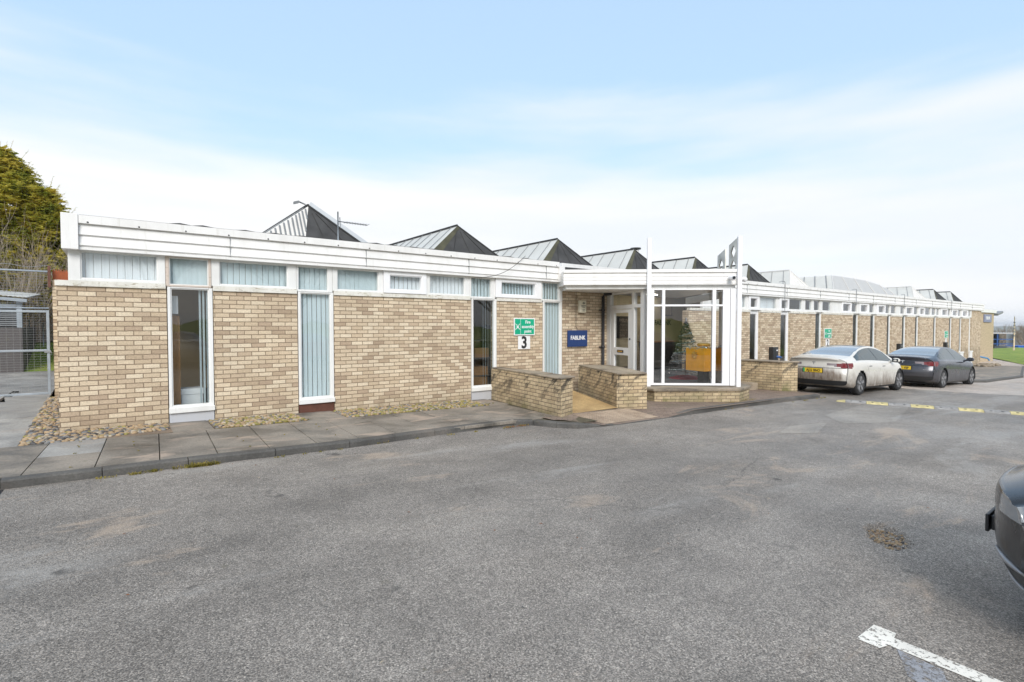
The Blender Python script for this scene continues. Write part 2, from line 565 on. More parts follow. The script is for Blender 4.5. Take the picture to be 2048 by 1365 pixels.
class MB:
    """collects shapes and links them as one mesh object"""
    def __init__(s):
        s.v = []; s.f = []; s.mi = []; s.sm = []
    def add(s, vs, fs, mi=0, smooth=False):
        o = len(s.v)
        s.v += [tuple(p) for p in vs]
        for f in fs:
            s.f.append(tuple(i + o for i in f)); s.mi.append(mi); s.sm.append(smooth)
        return s
    def box(s, x0, x1, y0, y1, z0, z1, mi=0):
        x0, x1 = min(x0, x1), max(x0, x1); y0, y1 = min(y0, y1), max(y0, y1); z0, z1 = min(z0, z1), max(z0, z1)
        v = [(x0, y0, z0), (x1, y0, z0), (x1, y1, z0), (x0, y1, z0), (x0, y0, z1), (x1, y0, z1), (x1, y1, z1), (x0, y1, z1)]
        return s.add(v, [(0, 3, 2, 1), (4, 5, 6, 7), (0, 1, 5, 4), (1, 2, 6, 5), (2, 3, 7, 6), (3, 0, 4, 7)], mi)
    def obox(s, c, ax, ay, az, mi=0):
        """box from centre and three half-axis vectors"""
        c = Vector(c); ax = Vector(ax); ay = Vector(ay); az = Vector(az)
        v = [c + a * ax + b * ay + d * az for d in (-1, 1) for a, b in ((-1, -1), (1, -1), (1, 1), (-1, 1))]
        return s.add(v, [(0, 3, 2, 1), (4, 5, 6, 7), (0, 1, 5, 4), (1, 2, 6, 5), (2, 3, 7, 6), (3, 0, 4, 7)], mi)
    def prism(s, pts, z0, z1, mi=0):
        """plan polygon (counter-clockwise) between heights; z may be functions of (x, y)"""
        a = sum(pts[i][0] * pts[(i + 1) % len(pts)][1] - pts[(i + 1) % len(pts)][0] * pts[i][1] for i in range(len(pts)))
        if a < 0:
            pts = pts[::-1]
        g = lambda z, p: z(*p) if callable(z) else z
        n = len(pts)
        v = [(p[0], p[1], g(z0, p)) for p in pts] + [(p[0], p[1], g(z1, p)) for p in pts]
        f = [tuple(range(n - 1, -1, -1)), tuple(range(n, 2 * n))] + [(i, (i + 1) % n, n + (i + 1) % n, n + i) for i in range(n)]
        return s.add(v, f, mi)
    def profile(s, a, b, prof, mi=0):
        """extrude a closed (out, z) outline from plan point a to b; 'out' is to the right of a->b"""
        a = Vector(a); b = Vector(b)
        d = (b - a).normalized()
        nrm = Vector((d.y, -d.x))
        n = len(prof)
        v = [(p.x + nrm.x * o, p.y + nrm.y * o, z) for p in (a, b) for o, z in prof]
        f = [(i, n + i, n + (i + 1) % n, (i + 1) % n) for i in range(n)]
        f += [tuple(range(n)), tuple(range(2 * n - 1, n - 1, -1))]
        return s.add(v, f, mi)
    def tube(s, pts, r, seg=6, mi=0, smooth=True):
        pts = [Vector(p) for p in pts]
        rs = r if isinstance(r, (list, tuple)) else [r] * len(pts)
        v = []
        up = Vector((0, 0, 1))
        for i, p in enumerate(pts):
            d = (pts[min(i + 1, len(pts) - 1)] - pts[max(i - 1, 0)])
            if d.length < 1e-9:
                d = Vector((0, 0, 1))
            d.normalize()
            ref = up if abs(d.z) < .95 else Vector((1, 0, 0))
            a = d.cross(ref).normalized()
            b = d.cross(a)
            for k in range(seg):
                t = 2 * math.pi * k / seg
                v.append(p + (a * math.cos(t) + b * math.sin(t)) * rs[i])
        f = []
        for i in range(len(pts) - 1):
            for k in range(seg):
                f.append((i * seg + k, i * seg + (k + 1) % seg, (i + 1) * seg + (k + 1) % seg, (i + 1) * seg + k))
        f.append(tuple(range(seg)))
        f.append(tuple(range(len(v) - 1, len(v) - seg - 1, -1)))
        return s.add(v, f, mi, smooth)
    def lathe(s, prof, c, axis='z', seg=24, mi=0, smooth=True):
        """revolve (radius, height) pairs round an axis through c"""
        v = []
        for r, h in prof:
            for k in range(seg):
                t = 2 * math.pi * k / seg
                x, y = r * math.cos(t), r * math.sin(t)
                v.append({'z': (c[0] + x, c[1] + y, c[2] + h), 'y': (c[0] + x, c[1] + h, c[2] + y), 'x': (c[0] + h, c[1] + x, c[2] + y)}[axis])
        f = []
        for i in range(len(prof) - 1):
            for k in range(seg):
                f.append((i * seg + k, i * seg + (k + 1) % seg, (i + 1) * seg + (k + 1) % seg, (i + 1) * seg + k))
        return s.add(v, f, mi, smooth)
    def blob(s, c, rx, ry, rz, mi=0, seg=8, ring=5, rot=0, jit=0):
        v = [(c[0], c[1], c[2] - rz)]
        ca, sa = math.cos(rot), math.sin(rot)
        for i in range(1, ring):
            p = math.pi * i / ring
            for k in range(seg):
                t = 2 * math.pi * k / seg
                j = 1 + random.uniform(-jit, jit)
                x, y = rx * math.sin(p) * math.cos(t) * j, ry * math.sin(p) * math.sin(t) * j
                v.append((c[0] + x * ca - y * sa, c[1] + x * sa + y * ca, c[2] - rz * math.cos(p)))
        v.append((c[0], c[1], c[2] + rz))
        f = [(0, 1 + (k + 1) % seg, 1 + k) for k in range(seg)]
        for i in range(ring - 2):
            for k in range(seg):
                a = 1 + i * seg
                f.append((a + k, a + (k + 1) % seg, a + seg + (k + 1) % seg, a + seg + k))
        a = 1 + (ring - 2) * seg
        f += [(a + k, a + (k + 1) % seg, len(v) - 1) for k in range(seg)]
        return s.add(v, f, mi, True)
    def build(s, name, mats, parent=None, local=False, loc=None, bevel=0, rot=None):
        mats = mats if isinstance(mats, (list, tuple)) else [mats]
        me = bpy.data.meshes.new(name)
        o = bpy.data.objects.new(name, me)
        if parent is not None:
            off = Vector((0, 0, 0)) if local else OFF[parent.name]
            OFF[o.name] = off
        else:
            off = Vector(loc) if loc is not None else Vector((0, 0, 0))
            if local:
                off = Vector((0, 0, 0))
        me.from_pydata([(x - off.x, y - off.y, z - off.z) for x, y, z in s.v], [], s.f)
        for m in mats:
            me.materials.append(MAT[m])
        me.polygons.foreach_set('material_index', s.mi)
        me.polygons.foreach_set('use_smooth', s.sm)
        uvl = me.uv_layers.new(name='UVMap')
        me.update()
        uv = []
        for p in me.polygons:
            n = p.normal
            h = math.hypot(n.x, n.y)
            for vi in p.vertices:
                x, y, z = s.v[vi]
                if h > abs(n.z):
                    uv += [(-n.y * x + n.x * y) / h, z]
                else:
                    uv += [x, y]
        uvl.data.foreach_set('uv', uv)
        COL.objects.link(o)
        if parent is not None:
            o.parent = parent
        elif loc is not None:
            o.location = loc
            if rot:
                o.rotation_euler = rot
        if bevel:
            b = o.modifiers.new('bevel', 'BEVEL')
            b.width = bevel
            b.segments = 2
            b.limit_method = 'ANGLE'
            b.angle_limit = R(40)
        return o

def text_mesh(txt, size, bold=0.0, depth=.002, spacing=1.0, align='CENTER'):
    """glyph outlines as raw vertices and faces in the xy plane"""
    cu = bpy.data.curves.new('lettering', 'FONT')
    cu.body = txt
    cu.size = size
    cu.offset = bold * size
    cu.extrude = depth
    cu.space_character = spacing
    cu.align_x = align
    cu.align_y = 'CENTER'
    cu.resolution_u = 3
    ob = bpy.data.objects.new('lettering', cu)
    COL.objects.link(ob)
    dg = bpy.context.evaluated_depsgraph_get()
    me = ob.evaluated_get(dg).to_mesh()
    v = [x.co.copy() for x in me.vertices]
    f = [tuple(p.vertices) for p in me.polygons]
    ob.evaluated_get(dg).to_mesh_clear()
    bpy.data.objects.remove(ob)
    bpy.data.curves.remove(cu)
    return v, f
def put_text(mb, txt, c, right, up, size, bold=0.0, mi=0, stretch=1.0, spacing=1.0, align='CENTER'):
    right = Vector(right).normalized(); up = Vector(up).normalized()
    nrm = right.cross(up)
    v, f = text_mesh(txt, size, bold, .002, spacing, align)
    c = Vector(c)
    mb.add([c + right * p.x * stretch + up * p.y + nrm * p.z for p in v], f, mi)

# ------------------------------------------------------------------ ground
def zg(x):
    if x < -3: return .063
    if x < 25: return -.021 * x
    if x < 50: return -.525 - .033 * (x - 25)
    if x < 112: return -1.35 - .013 * (x - 50)
    if x < 900: return -2.156 - .045 * (x - 112)
    return -37.6
RD = -.09      # road surface below pavement level

def sheet(name, xs, ys, zf, mat, kind='structure', skip=None, loc=None):
    mb = MB()
    v = [(x, y, zf(x, y)) for y in ys for x in xs]
    n = len(xs)
    f = []
    for j in range(len(ys) - 1):
        for i in range(n - 1):
            if skip and skip((xs[i] + xs[i + 1]) / 2, (ys[j] + ys[j + 1]) / 2):
                continue
            f.append((j * n + i, j * n + i + 1, (j + 1) * n + i + 1, (j + 1) * n + i))
    mb.add(v, f, 0, True)
    return tag(mb.build(name, mat), kind=kind)
def lin(a, b, n):
    return [a + (b - a) * i / n for i in range(n + 1)]

BASE = lambda x, y: zg(x) - .16
sheet('ground', [-4000, -900, -200, -60, -20, -3] + lin(0, 25, 5) + lin(30, 112, 12) + [150, 250, 400, 600, 900, 1400, 2500, 6000],
      [-6000, -2500, -900, -300, -100, -40, 0, 40, 100, 300, 900, 2500, 6000], BASE, 'far_field')

# pothole in the car park: a dented patch of the asphalt
PH = (4.45, -8.60)
def pot(x, y):
    a = R(25)
    dx, dy = x - PH[0], y - PH[1]
    X = dx * math.cos(a) + dy * math.sin(a); Y = -dx * math.sin(a) + dy * math.cos(a)
    d = math.sqrt((X / .33) ** 2 + (Y / .15) ** 2)
    d += .16 * math.sin(X * 31 + 1) * math.cos(Y * 40) + .1 * math.sin(X * 70)
    return d
def road_z(x, y):
    z = zg(x) + RD
    if abs(x - PH[0]) < .6 and abs(y - PH[1]) < .5:
        d = pot(x, y)
        if d < 1.05:
            t = min(1, (1.05 - d) / .28)
            z -= .048 * t * t * (3 - 2 * t) + .006 * math.sin(x * 90) * math.sin(y * 83) * t
    return z
xs = lin(-40, PH[0] - .6, 40) + lin(PH[0] - .6, PH[0] + .6, 80)[1:] + lin(PH[0] + .6, 60, 48)[1:]
ys = lin(-60, PH[1] - .5, 16) + lin(PH[1] - .5, PH[1] + .5, 70)[1:] + [-5, -3.5, -2.5, -.6]
sheet('car_park', xs, ys, road_z, 'asphalt')
mb = MB()                                  # exposed stone at the bottom of the pothole
for i in range(300):
    a = random.uniform(0, 6.28); r_ = math.sqrt(random.random()) * .9
    X, Y = .33 * r_ * math.cos(a), .15 * r_ * math.sin(a)
    x = PH[0] + X * math.cos(R(25)) - Y * math.sin(R(25)); y = PH[1] + X * math.sin(R(25)) + Y * math.cos(R(25))
    s_ = random.uniform(.005, .015)
    mb.blob((x, y, road_z(x, y) + s_ * .2), s_, s_ * random.uniform(.7, 1.1), s_ * .7, random.choice((0, 0, 0, 1, 2, 3)), 6, 4, random.random() * 3)
tag(mb.build('pothole_gravel', ['stone_tan', 'rubble_brown', 'stone_dark', 'stone_pale']), 'loose tan gravel lying in the pothole', 'gravel', kind='stuff')

# pale concrete road beyond the parked cars, and a paler worn patch before the speed hump
mb = MB()
def flat(mb, pts, dz, mi=0):
    n0 = len(mb.v)
    mb.v += [(x, -v_, zg(x) + dz) for x, v_ in pts]
    f = tuple(range(n0, n0 + len(pts)))
    a = sum(pts[i][0] * -pts[(i + 1) % len(pts)][1] + pts[(i + 1) % len(pts)][0] * pts[i][1] for i in range(len(pts)))
    mb.f.append(f if a > 0 else f[::-1]); mb.mi.append(mi); mb.sm.append(False)
edge = [(20.1, -.5), (20.3, 2.5), (20.36, 4.15), (20.67, 6.13), (21.31, 6.9), (24, 12), (30, 40)]
xs_ = [25, 30, 35, 40, 45, 50, 60, 75]
for i in range(len(edge) - 1):
    a, b = edge[i], edge[i + 1]
    q = [a] + [(x, a[1]) for x in xs_ if x > a[0] + .5] ; p_ = [b] + [(x, b[1]) for x in xs_ if x > b[0] + .5]
    k_ = min(len(q), len(p_)); q = q[-k_ + 1:]; p_ = p_[-k_ + 1:]
    q = [a] + q; p_ = [b] + p_
    for j in range(len(q) - 1):
        flat(mb, [q[j], q[j + 1], p_[j + 1], p_[j]], RD + .004)
tag(mb.build('concrete_road', 'pale_road'), kind='structure')
mb = MB()
flat(mb, [(11.35, 5.3), (14.3, 5.05), (14.55, 5.9), (11.6, 6.5), (10.5, 6.0)], RD + .004)
flat(mb, [(8.3, 5.8), (9.3, 5.55), (10.4, 5.75), (9.0, 6.15)], RD + .004)
tag(mb.build('road_repair_patch', 'worn_patch'), kind='structure')

# ---- pavement: slabs in two rows along the front, joints filled with dirt
mb = MB()
flat(mb, [(-8, -1), (-8, 2.8), (5.2, 2.75), (5.2, -1)], -.02)
flat(mb, [(5.2, -1), (5.2, 2.75), (5.62, 3.5), (6.35, 3.5), (6.35, -1)], -.02)
tag(mb.build('pavement_bed', 'joint_dirt'), kind='structure')
mb = MB()
u = -8.0
k_ = 0
while u < 6.0:
    for (va, vb) in ((.96, 1.93), (1.93, 2.80)):
        u0, u1 = u + .005, u + .595
        if u1 > 5.25:
            va = va; u1 = min(u1, 6.05)
        dz = random.uniform(-.003, .003)
        mi = 1 if u < -1.1 and random.random() < .8 and va < 1 else 0
        q = [(u0 - .05 * (va - .96), -(va + .006)), (u1 - .05 * (va - .96), -(va + .006)), (u1 - .05 * (vb - .96), -(vb - .006)), (u0 - .05 * (vb - .96), -(vb - .006))]
        mb.prism(q, lambda x, y: zg(x) - .05, lambda x, y, d=dz: zg(x) + d, mi)
    u += .6
# dark slabs in front of the tall windows
for u0, u1 in ((-.02, .52), (1.93, 2.6), (5.72, 6.2)):
    mb.prism([(u0, .0), (u1, .0), (u1, -.95), (u0, -.95)], lambda x, y: zg(x) - .05, lambda x, y: zg(x) - .002, 0)
tag(mb.build('pavement', ['paving_slab', 'pale_slab'], bevel=.004), kind='structure')

# path up to the gate on the left
mb = MB()
for i in range(5):
    for j in range(9):
        u0 = -1.70 - .9 * i; va = 1.0 - .9 * j
        mb.prism([(u0 - .89 + .02 * j, -va), (u0 - .01 - .02 * j * (i == 0), -va), (u0 - .01 - .02 * (j + 1) * (i == 0), -(va - .89)), (u0 - .89, -(va - .89))], 0., lambda x, y: zg(x) + random.uniform(-.004, .004))
tag(mb.build('path', 'pale_slab', bevel=.004), kind='structure')
sheet('yard', lin(-30, -.2, 20), lin(6.6, 14.2, 6), lambda x, y: zg(x) + .002, 'pale_slab')
# grass bank rising behind the yard
def bank(x, y):
    return .04 + max(0, y - 13.6) * .27 + max(0, -3.2 - x) * .10 * min(1, max(0, y - 13.6)) + .05 * math.sin(x * 1.7 + y)
sheet('grass_bank', lin(-30, 6, 40), lin(13.4, 34, 30), lambda x, y: min(bank(x, y), 4.5) - .02, 'grass')

# ---- kerbs
def kerb_run(mb, path, tops, w_=.125):
    """path of the road-side face; tops gives height of the kerb top above road at each point"""
    P = [Vector((a, -b)) for a, b in path]
    n = len(P)
    ring = []
    for i in range(n):
        d = (P[min(i + 1, n - 1)] - P[max(i - 1, 0)]).normalized()
        inw = Vector((-d.y, d.x))
        z0 = zg(P[i].x) + RD
        zt = z0 + tops[i]
        for o, z in ((0, z0 - .1), (0.004, zt - .022), (.018, zt - .004), (w_, zt), (w_, z0 - .1)):
            q = P[i] + inw * o
            ring.append((q.x, q.y, z))
    f = []
    for i in range(n - 1):
        for k in range(4):
            a = i * 5 + k
            f.append((a, a + 5, a + 6, a + 1))
    f += [(4, 3, 2, 1, 0), tuple(range(n * 5 - 5, n * 5))]
    mb.add(ring, f)
path = [(-9, 2.96), (-1.63, 2.95), (-.02, 2.93), (1.91, 2.97), (3.33, 2.84), (4.27, 2.76), (4.95, 2.78), (5.25, 2.95), (5.45, 3.35), (5.72, 3.62), (6.3, 3.72), (6.6, 3.74), (7.46, 3.76), (8.1, 3.74), (9.0, 3.70), (10.56, 3.66), (12.66, 3.72), (14.75, 3.80)]
tops = [.095] * 9 + [.09, .025, .012, .012, .012, .095, .095, .095, .095]
pp, tt = [], []
for i in range(len(path) - 1):                # cut into kerbstones of about 0.9 m
    (a, b), (c, d) = path[i], path[i + 1]
    n = max(1, round(math.hypot(c - a, d - b) / .9))
    for j in range(n):
        t0, t1 = j / n, (j + 1) / n
        pp.append(((a + (c - a) * t0, b + (d - b) * t0), (a + (c - a) * t1, b + (d - b) * t1)))
        tt.append((tops[i] + (tops[i + 1] - tops[i]) * t0, tops[i] + (tops[i + 1] - tops[i]) * t1))
mb = MB()
for (p0, p1), (a, b) in zip(pp, tt):
    dx, dy = p1[0] - p0[0], p1[1] - p0[1]
    l_ = math.hypot(dx, dy)
    e_ = .004 / l_
    kerb_run(mb, [(p0[0] + dx * e_, p0[1] + dy * e_), (p1[0] - dx * e_, p1[1] - dy * e_)], [a, b])
kerb_run(mb, [(14.80, 3.80), (14.98, 3.6), (15.02, 2.6), (15.0, .2)], [.095] * 4)
kerb_run(mb, [(25.9, 3.2), (26.1, 4.6), (27.0, 4.95), (34.5, 4.89), (40, 4.06), (50, 2.58), (52, 2.28), (60, 1.2), (74, -.7)], [.10] * 9)
tag(mb.build('kerb', 'kerb_stone'), kind='structure')
# pavement beyond the cars
mb = MB()
for a, b in (((25.9, .0), (25.9, 3.2)), ):
    pass
pts = [(26.0, 3.2), (26.2, 4.5), (27.0, 4.83), (34.5, 4.77), (40, 3.95), (50, 2.47), (52, 2.17)]
for i in range(len(pts) - 1):
    flat(mb, [pts[i], pts[i + 1], (pts[i + 1][0], .0), (pts[i][0], .0)], .008)
tag(mb.build('far_pavement', 'paving_slab'), kind='structure')
mb = MB()
lawn_edge = lambda v_: max(52.6, 55 + (1.8 - v_) * 2.93)
vv = [2.1, 1.0, .0, -1.0, -2.0, -3.0, -4.0, -6.0]
for a, b in zip(vv, vv[1:]):
    flat(mb, [(51.3 if a <= .1 else 52, a), (lawn_edge(a), a), (lawn_edge(b), b), (51.3 if b <= .1 else 52, b)], .012)
tag(mb.build('forecourt', 'pale_road'), kind='structure')

# ---- entrance apron: block paving, tactile flags, ramp
def apron_z(x, y):
    v_ = -y
    z = zg(x) + .001
    d = max(0, min(1, (9.0 - x) / .9)) * max(0, min(1, (x - 5.7) / .75))      # dropped crossing
    return z - d * max(0, min(1, (v_ - 2.7) / 1.0)) * .083
axs = lin(5.6, 15.0, 96)
ays = lin(-3.78, -.0, 63)
def off_apron(x, y):
    v_ = -y
    lim = (3.70 if x > 6.2 else 3.0 + (x - 5.55) * 1.05)
    return v_ > lim or (x < 6.35 and v_ < 2.75)
sheet('entrance_apron', axs, ays, apron_z, 'block_paving', skip=off_apron)
mb = MB()
tx = lin(6.35, 8.15, 12)
def tact(mb, ua, ub, va, vb, dz, mi):
    n = 4
    for i in range(n):
        for j in range(n):
            x0, x1 = ua + (ub - ua) * i / n, ua + (ub - ua) * (i + 1) / n
            y0, y1 = -(va + (vb - va) * j / n), -(va + (vb - va) * (j + 1) / n)
            mb.add([(x0, y0, apron_z(x0, y0) + dz), (x0, y1, apron_z(x0, y1) + dz), (x1, y1, apron_z(x1, y1) + dz), (x1, y0, apron_z(x1, y0) + dz)], [(0, 1, 2, 3)], mi)
for i in range(4):
    for j in range(2):
        tact(mb, 6.36 + .4 * i, 6.75 + .4 * i, 2.80 + .41 * j, 3.20 + .41 * j, .005, 0)
for i in range(26):                           # raised blisters
    for j in range(13):
        x, y = 6.40 + .061 * i, -(2.84 + .06 * j)
        mb.blob((x, y, apron_z(x, y) + .005), .013, .013, .006, 0, 6, 4)
tag(mb.build('tactile_paving', 'tactile_paving'), kind='structure')
mb = MB()
for i in range(6):
    v0, v1 = 2.72 - .42 * i, 2.72 - .42 * (i + 1)
    z0, z1 = -.145 + .033 * i, -.145 + .033 * (i + 1)
    mb.add([(6.46, -v0, z0 + .008), (7.76 + .11 * i, -v0, z0), (7.76 + .11 * (i + 1), -v1, z1), (6.46, -v1, z1 + .008)], [(0, 1, 2, 3)])
tag(mb.build('ramp', 'ochre_ramp'), kind='structure')

# road marking at bottom right
mb = MB()
flat(mb, [(2.535, 9.05), (2.775, 9.055), (2.775, 9.165), (2.712, 9.172), (2.70, 12.5), (2.60, 12.5), (2.606, 9.18), (2.535, 9.16)], RD + .004)
k = NT('worn_line_paint')
p = k.pos()
fl = k.noise(p, 34, 5, .7)
k.col(k.mix(1, (.86, .83, .76), k.ramp(k.noise(p, 3, 5), [(.3, .8), (.7, 1.05)]), 'MULTIPLY'))
k.rough(.8)
tr = k.n('ShaderNodeBsdfTransparent')
ms = k.n('ShaderNodeMixShader')
k.l(k.rng(fl, .53, .62, 0, 1), ms.inputs[0]); k.l(k.b.outputs[0], ms.inputs[1]); k.l(tr.outputs[0], ms.inputs[2]); k.l(ms.outputs[0], k.out.inputs[0])
MAT['worn_line_paint'] = k.m
k = NT('faded_line_paint')
p = k.pos()
fl = k.noise(p, 20, 6, .75)
k.col((.34, .35, .38)); k.rough(.8)
tr = k.n('ShaderNodeBsdfTransparent')
ms = k.n('ShaderNodeMixShader')
k.l(k.rng(fl, .47, .60, .1, 1), ms.inputs[0]); k.l(k.b.outputs[0], ms.inputs[1]); k.l(tr.outputs[0], ms.inputs[2]); k.l(ms.outputs[0], k.out.inputs[0])
MAT['faded_line_paint'] = k.m
tag(mb.build('parking_bay_line', 'worn_line_paint'), kind='structure')
mb = MB()
flat(mb, [(2.60, 9.22), (2.38, 9.33), (2.28, 9.6), (2.38, 9.8), (2.50, 9.45), (2.58, 9.42)], RD + .004)
flat(mb, [(5.12, 9.3), (5.2, 9.3), (5.2, 12.5), (5.12, 12.5)], RD + .0045)
tag(mb.build('faded_bay_marking', 'faded_line_paint'), kind='structure')

# drain grating at the kerb on the far left
mb = MB()
mb.box(-1.95, -1.60, -3.14, -2.965, zg(-1.5) + RD - .02, zg(-1.5) + RD + .004, 0)
for i in range(7):
    mb.box(-1.92 + .046 * i, -1.905 + .046 * i, -3.12, -2.99, zg(-1.5) + RD + .004, zg(-1.5) + RD + .009, 1)
tag(mb.build('drain_grating', ['black_iron', 'brown_panel'], loc=(-1.77, -3.05, zg(-1.5) + RD)), 'rusty iron drain grating at the foot of the kerb', 'drain')

# ---- cobbles
STN = ['stone_tan', 'stone_grey', 'stone_dark', 'stone_pale', 'stone_mossy', 'bare_soil']
def cobbles(mb, inside, x0, x1, v0, v1, step, rmin, rmax, wts):
    x = x0
    while x < x1:
        v_ = v0
        while v_ < v1:
            a, b = x + random.uniform(-.4, .4) * step, v_ + random.uniform(-.4, .4) * step
            if inside(a, b):
                r_ = random.uniform(rmin, rmax)
                mb.blob((a, -b, zg(a) + r_ * .12 - .005), r_, r_ * random.uniform(.6, .9), r_ * .55, random.choices(range(5), wts)[0], 8, 5, random.random() * 3.1, .08)
            v_ += step * .8
        x += step
mb = MB()
flat(mb, [(-1.90, -4.9), (-1.72, 1.0), (-.02, .92), (-.02, .25), (-.1, .0), (-1.36, .0), (-1.36, -4.9)], -.006, 5)
flat(mb, [(.53, .0), (.53, .93), (1.92, .93), (1.92, .0)], -.006, 5)
flat(mb, [(2.61, .0), (2.61, .93), (5.72, .93), (5.72, .0)], -.006, 5)
cobbles(mb, lambda a, b: (b < 1.0 and a > -1.68 + .03 * (b - 1) and a < -.04 and (b > .02 or a < -1.38) and not (b > .62 + .3 * -a and a > -.9)), -1.80, -.02, -4.8, 1.0, .062, .026, .048, (6, 2, 3, 2, 1))
cobbles(mb, lambda a, b: True, .58, 1.9, .05, .9, .062, .028, .042, (5, 1, 1, 3, 4))
cobbles(mb, lambda a, b: True, 2.66, 5.7, .05, .9, .062, .028, .042, (5, 2, 1, 2, 5))
tag(mb.build('cobblestones', STN), 'rounded tan and grey cobbles set along the foot of the brick wall', 'cobbles', kind='stuff')

# ================================================================== the office building
B = thing('office_building', 'long single storey buff brick office block with white fascia and dark pyramid rooflights', 'building', (0, 0, 0))
OFF[B.name] = Vector((0, 0, 0))
ZT = 2.17       # top of brickwork, left block
ZR = 2.09       # right wing
def panel(u0, u1, zt, z0, front=0., th=.24):
    mb = MB()
    mb.box(u0, u1, -front, -front + th, z0, zt)
    return mb.build('brick_panel', 'buff_brick', B)
for u0, u1 in ((-1.36, -.012), (.655, 2.018), (2.695, 5.828), (6.555, 7.985)):
    panel(u0, u1, ZT - .003, -.45)
panel(8.655, 10.40, 2.56, -.45, .0)
OPEN = [(18.01, 18.76), (20.32, 21.13), (23.39, 24.13), (27.37, 28.17), (29.52, 30.32), (31.80, 32.52), (34.08, 34.85), (36.26, 37.03), (39.63, 40.40), (42.92, 43.75), (45.28, 46.08), (47.73, 48.40)]
prev = 14.2
for a, b in OPEN:
    panel(prev, a, ZR - .003, -1.6, .02)
    prev = b
panel(prev, 51.0, 2.70, -2.0, .02)
# far return wall and the set-back roughcast wing
mb = MB()
mb.box(50.76, 51.0, .225, 3.2, -2.0, 2.66)
mb.build('end_wall', 'buff_brick', B)
mb = MB()
mb.box(51.003, 60.5, 1.0, 9.0, -2.2, 2.70)
mb.build('roughcast_wing', 'roughcast', B)
mb = MB()
mb.box(51.21, 60.8, .88, 9.1, 2.703, 2.97)
mb.build('parapet', 'white_cladding', B)
# left return wall, and the set-back wall beside the gate
mb = MB()
mb.box(-1.36, -1.12, .242, 5.6, -.3, ZT - .003)
mb.build('return_wall', 'buff_brick', B)
mb = MB()
mb.box(-1.80, 2.0, 5.605, 5.84, -.3, 2.63)
mb.build('return_wall', 'buff_brick', B)
mb = MB()                                        # rusty spiked strip on that wall
mb.box(-1.79, -.6, 5.66, 5.69, 2.635, 2.82)
for i in range(24):
    x = -1.79 + .044 * i
    mb.add([(x, 5.66, 2.82), (x + .04, 5.66, 2.82), (x + .02, 5.675, 2.885), (x, 5.69, 2.82), (x + .04, 5.69, 2.82)], [(0, 1, 2), (4, 3, 2), (0, 2, 3), (1, 4, 2)])
sp = thing('wall_spikes', 'rusty red anti-climb spike strip on top of the side wall', 'spikes', (-1.6, 5.67, 2.635))
mb.build('strip', 'rust_paint', sp)

# sill boards
def sill(u0, u1, z, front=.035):
    mb = MB()
    mb.box(u0, u1, -front, .06, z + .002, z + .085)
    return mb.build('sill_board', 'peeling_white_paint', B, bevel=.004)
for u0, u1 in ((-1.375, -.02), (.65, 2.01), (2.69, 5.80), (6.545, 7.93)):
    sill(u0, u1, ZT)
for a, b in zip([14.2] + [b for a, b in OPEN[:-1]], [a for a, b in OPEN]):
    sill(a + .003, b - .003, ZR, .05)
# corner board by the left end of the clerestory
def frame_ring(mb, u0, u1, z0, z1, g0, g1, h0, h1, ya, yb, mi=0):
    """four bars between the outer rectangle and the glass rectangle"""
    mb.box(u0, g0, ya, yb, z0, z1, mi)
    mb.box(g1, u1, ya, yb, z0, z1, mi)
    mb.box(g0, g1, ya, yb, z0, h0, mi)
    mb.box(g0, g1, ya, yb, h1, z1, mi)
def slats(mb, u0, u1, z0, z1, y, pitch=.089, ang=28, skip=0):
    n = max(1, int((u1 - u0) / pitch))
    for i in range(n):
        if skip and random.random() < skip:
            continue
        c = u0 + (i + .5) * (u1 - u0) / n
        a = R(ang + random.uniform(-1.5, 3))
        h = pitch * .52
        dx, dy = h * math.cos(a), h * math.sin(a)
        mb.add([(c - dx, y - dy, z0), (c + dx, y + dy, z0), (c + dx, y + dy, z1), (c - dx, y - dy, z1)], [(0, 1, 2, 3)])
WIN = []
def window(name, outer, g, fr_mat='white_paint', ya=-.012, yb=.09, blind=None, label=None, bead=True, gl='window_glass', pane_y=.03):
    """outer = (u0,u1,z0,z1), g = glass rect; blind = None or (u0,u1,z0,z1,pitch,angle,material)"""
    mb = MB()
    frame_ring(mb, outer[0] + .002, outer[1] - .002, outer[2], outer[3], g[0], g[1], g[2], g[3], ya, yb)
    fr = mb.build('window', fr_mat, B, bevel=.004)
    fr.name = name
    if bead:
        mb = MB()
        t = .016
        frame_ring(mb, g[0], g[1], g[2], g[3], g[0] + t, g[1] - t, g[2] + t, g[3] - t, ya + .018, yb - .02)
        OFF[fr.name] = Vector((0, 0, 0))
        mb.build('glazing_bead', fr_mat if fr_mat != 'timber_frame_paint' else 'white_paint', fr)
        g = (g[0] + t, g[1] - t, g[2] + t, g[3] - t)
    OFF[fr.name] = Vector((0, 0, 0))
    mb = MB()
    mb.add([(g[0], pane_y, g[2]), (g[1], pane_y, g[2]), (g[1], pane_y, g[3]), (g[0], pane_y, g[3])], [(0, 1, 2, 3)])
    mb.build('pane', gl, fr)
    if blind:
        mb = MB()
        slats(mb, blind[0], blind[1], blind[2], blind[3], .105, blind[4], blind[5])
        mb.build('vertical_blind', blind[6], fr)
    if label:
        fr['label'] = label
    return fr
CT = 2.722
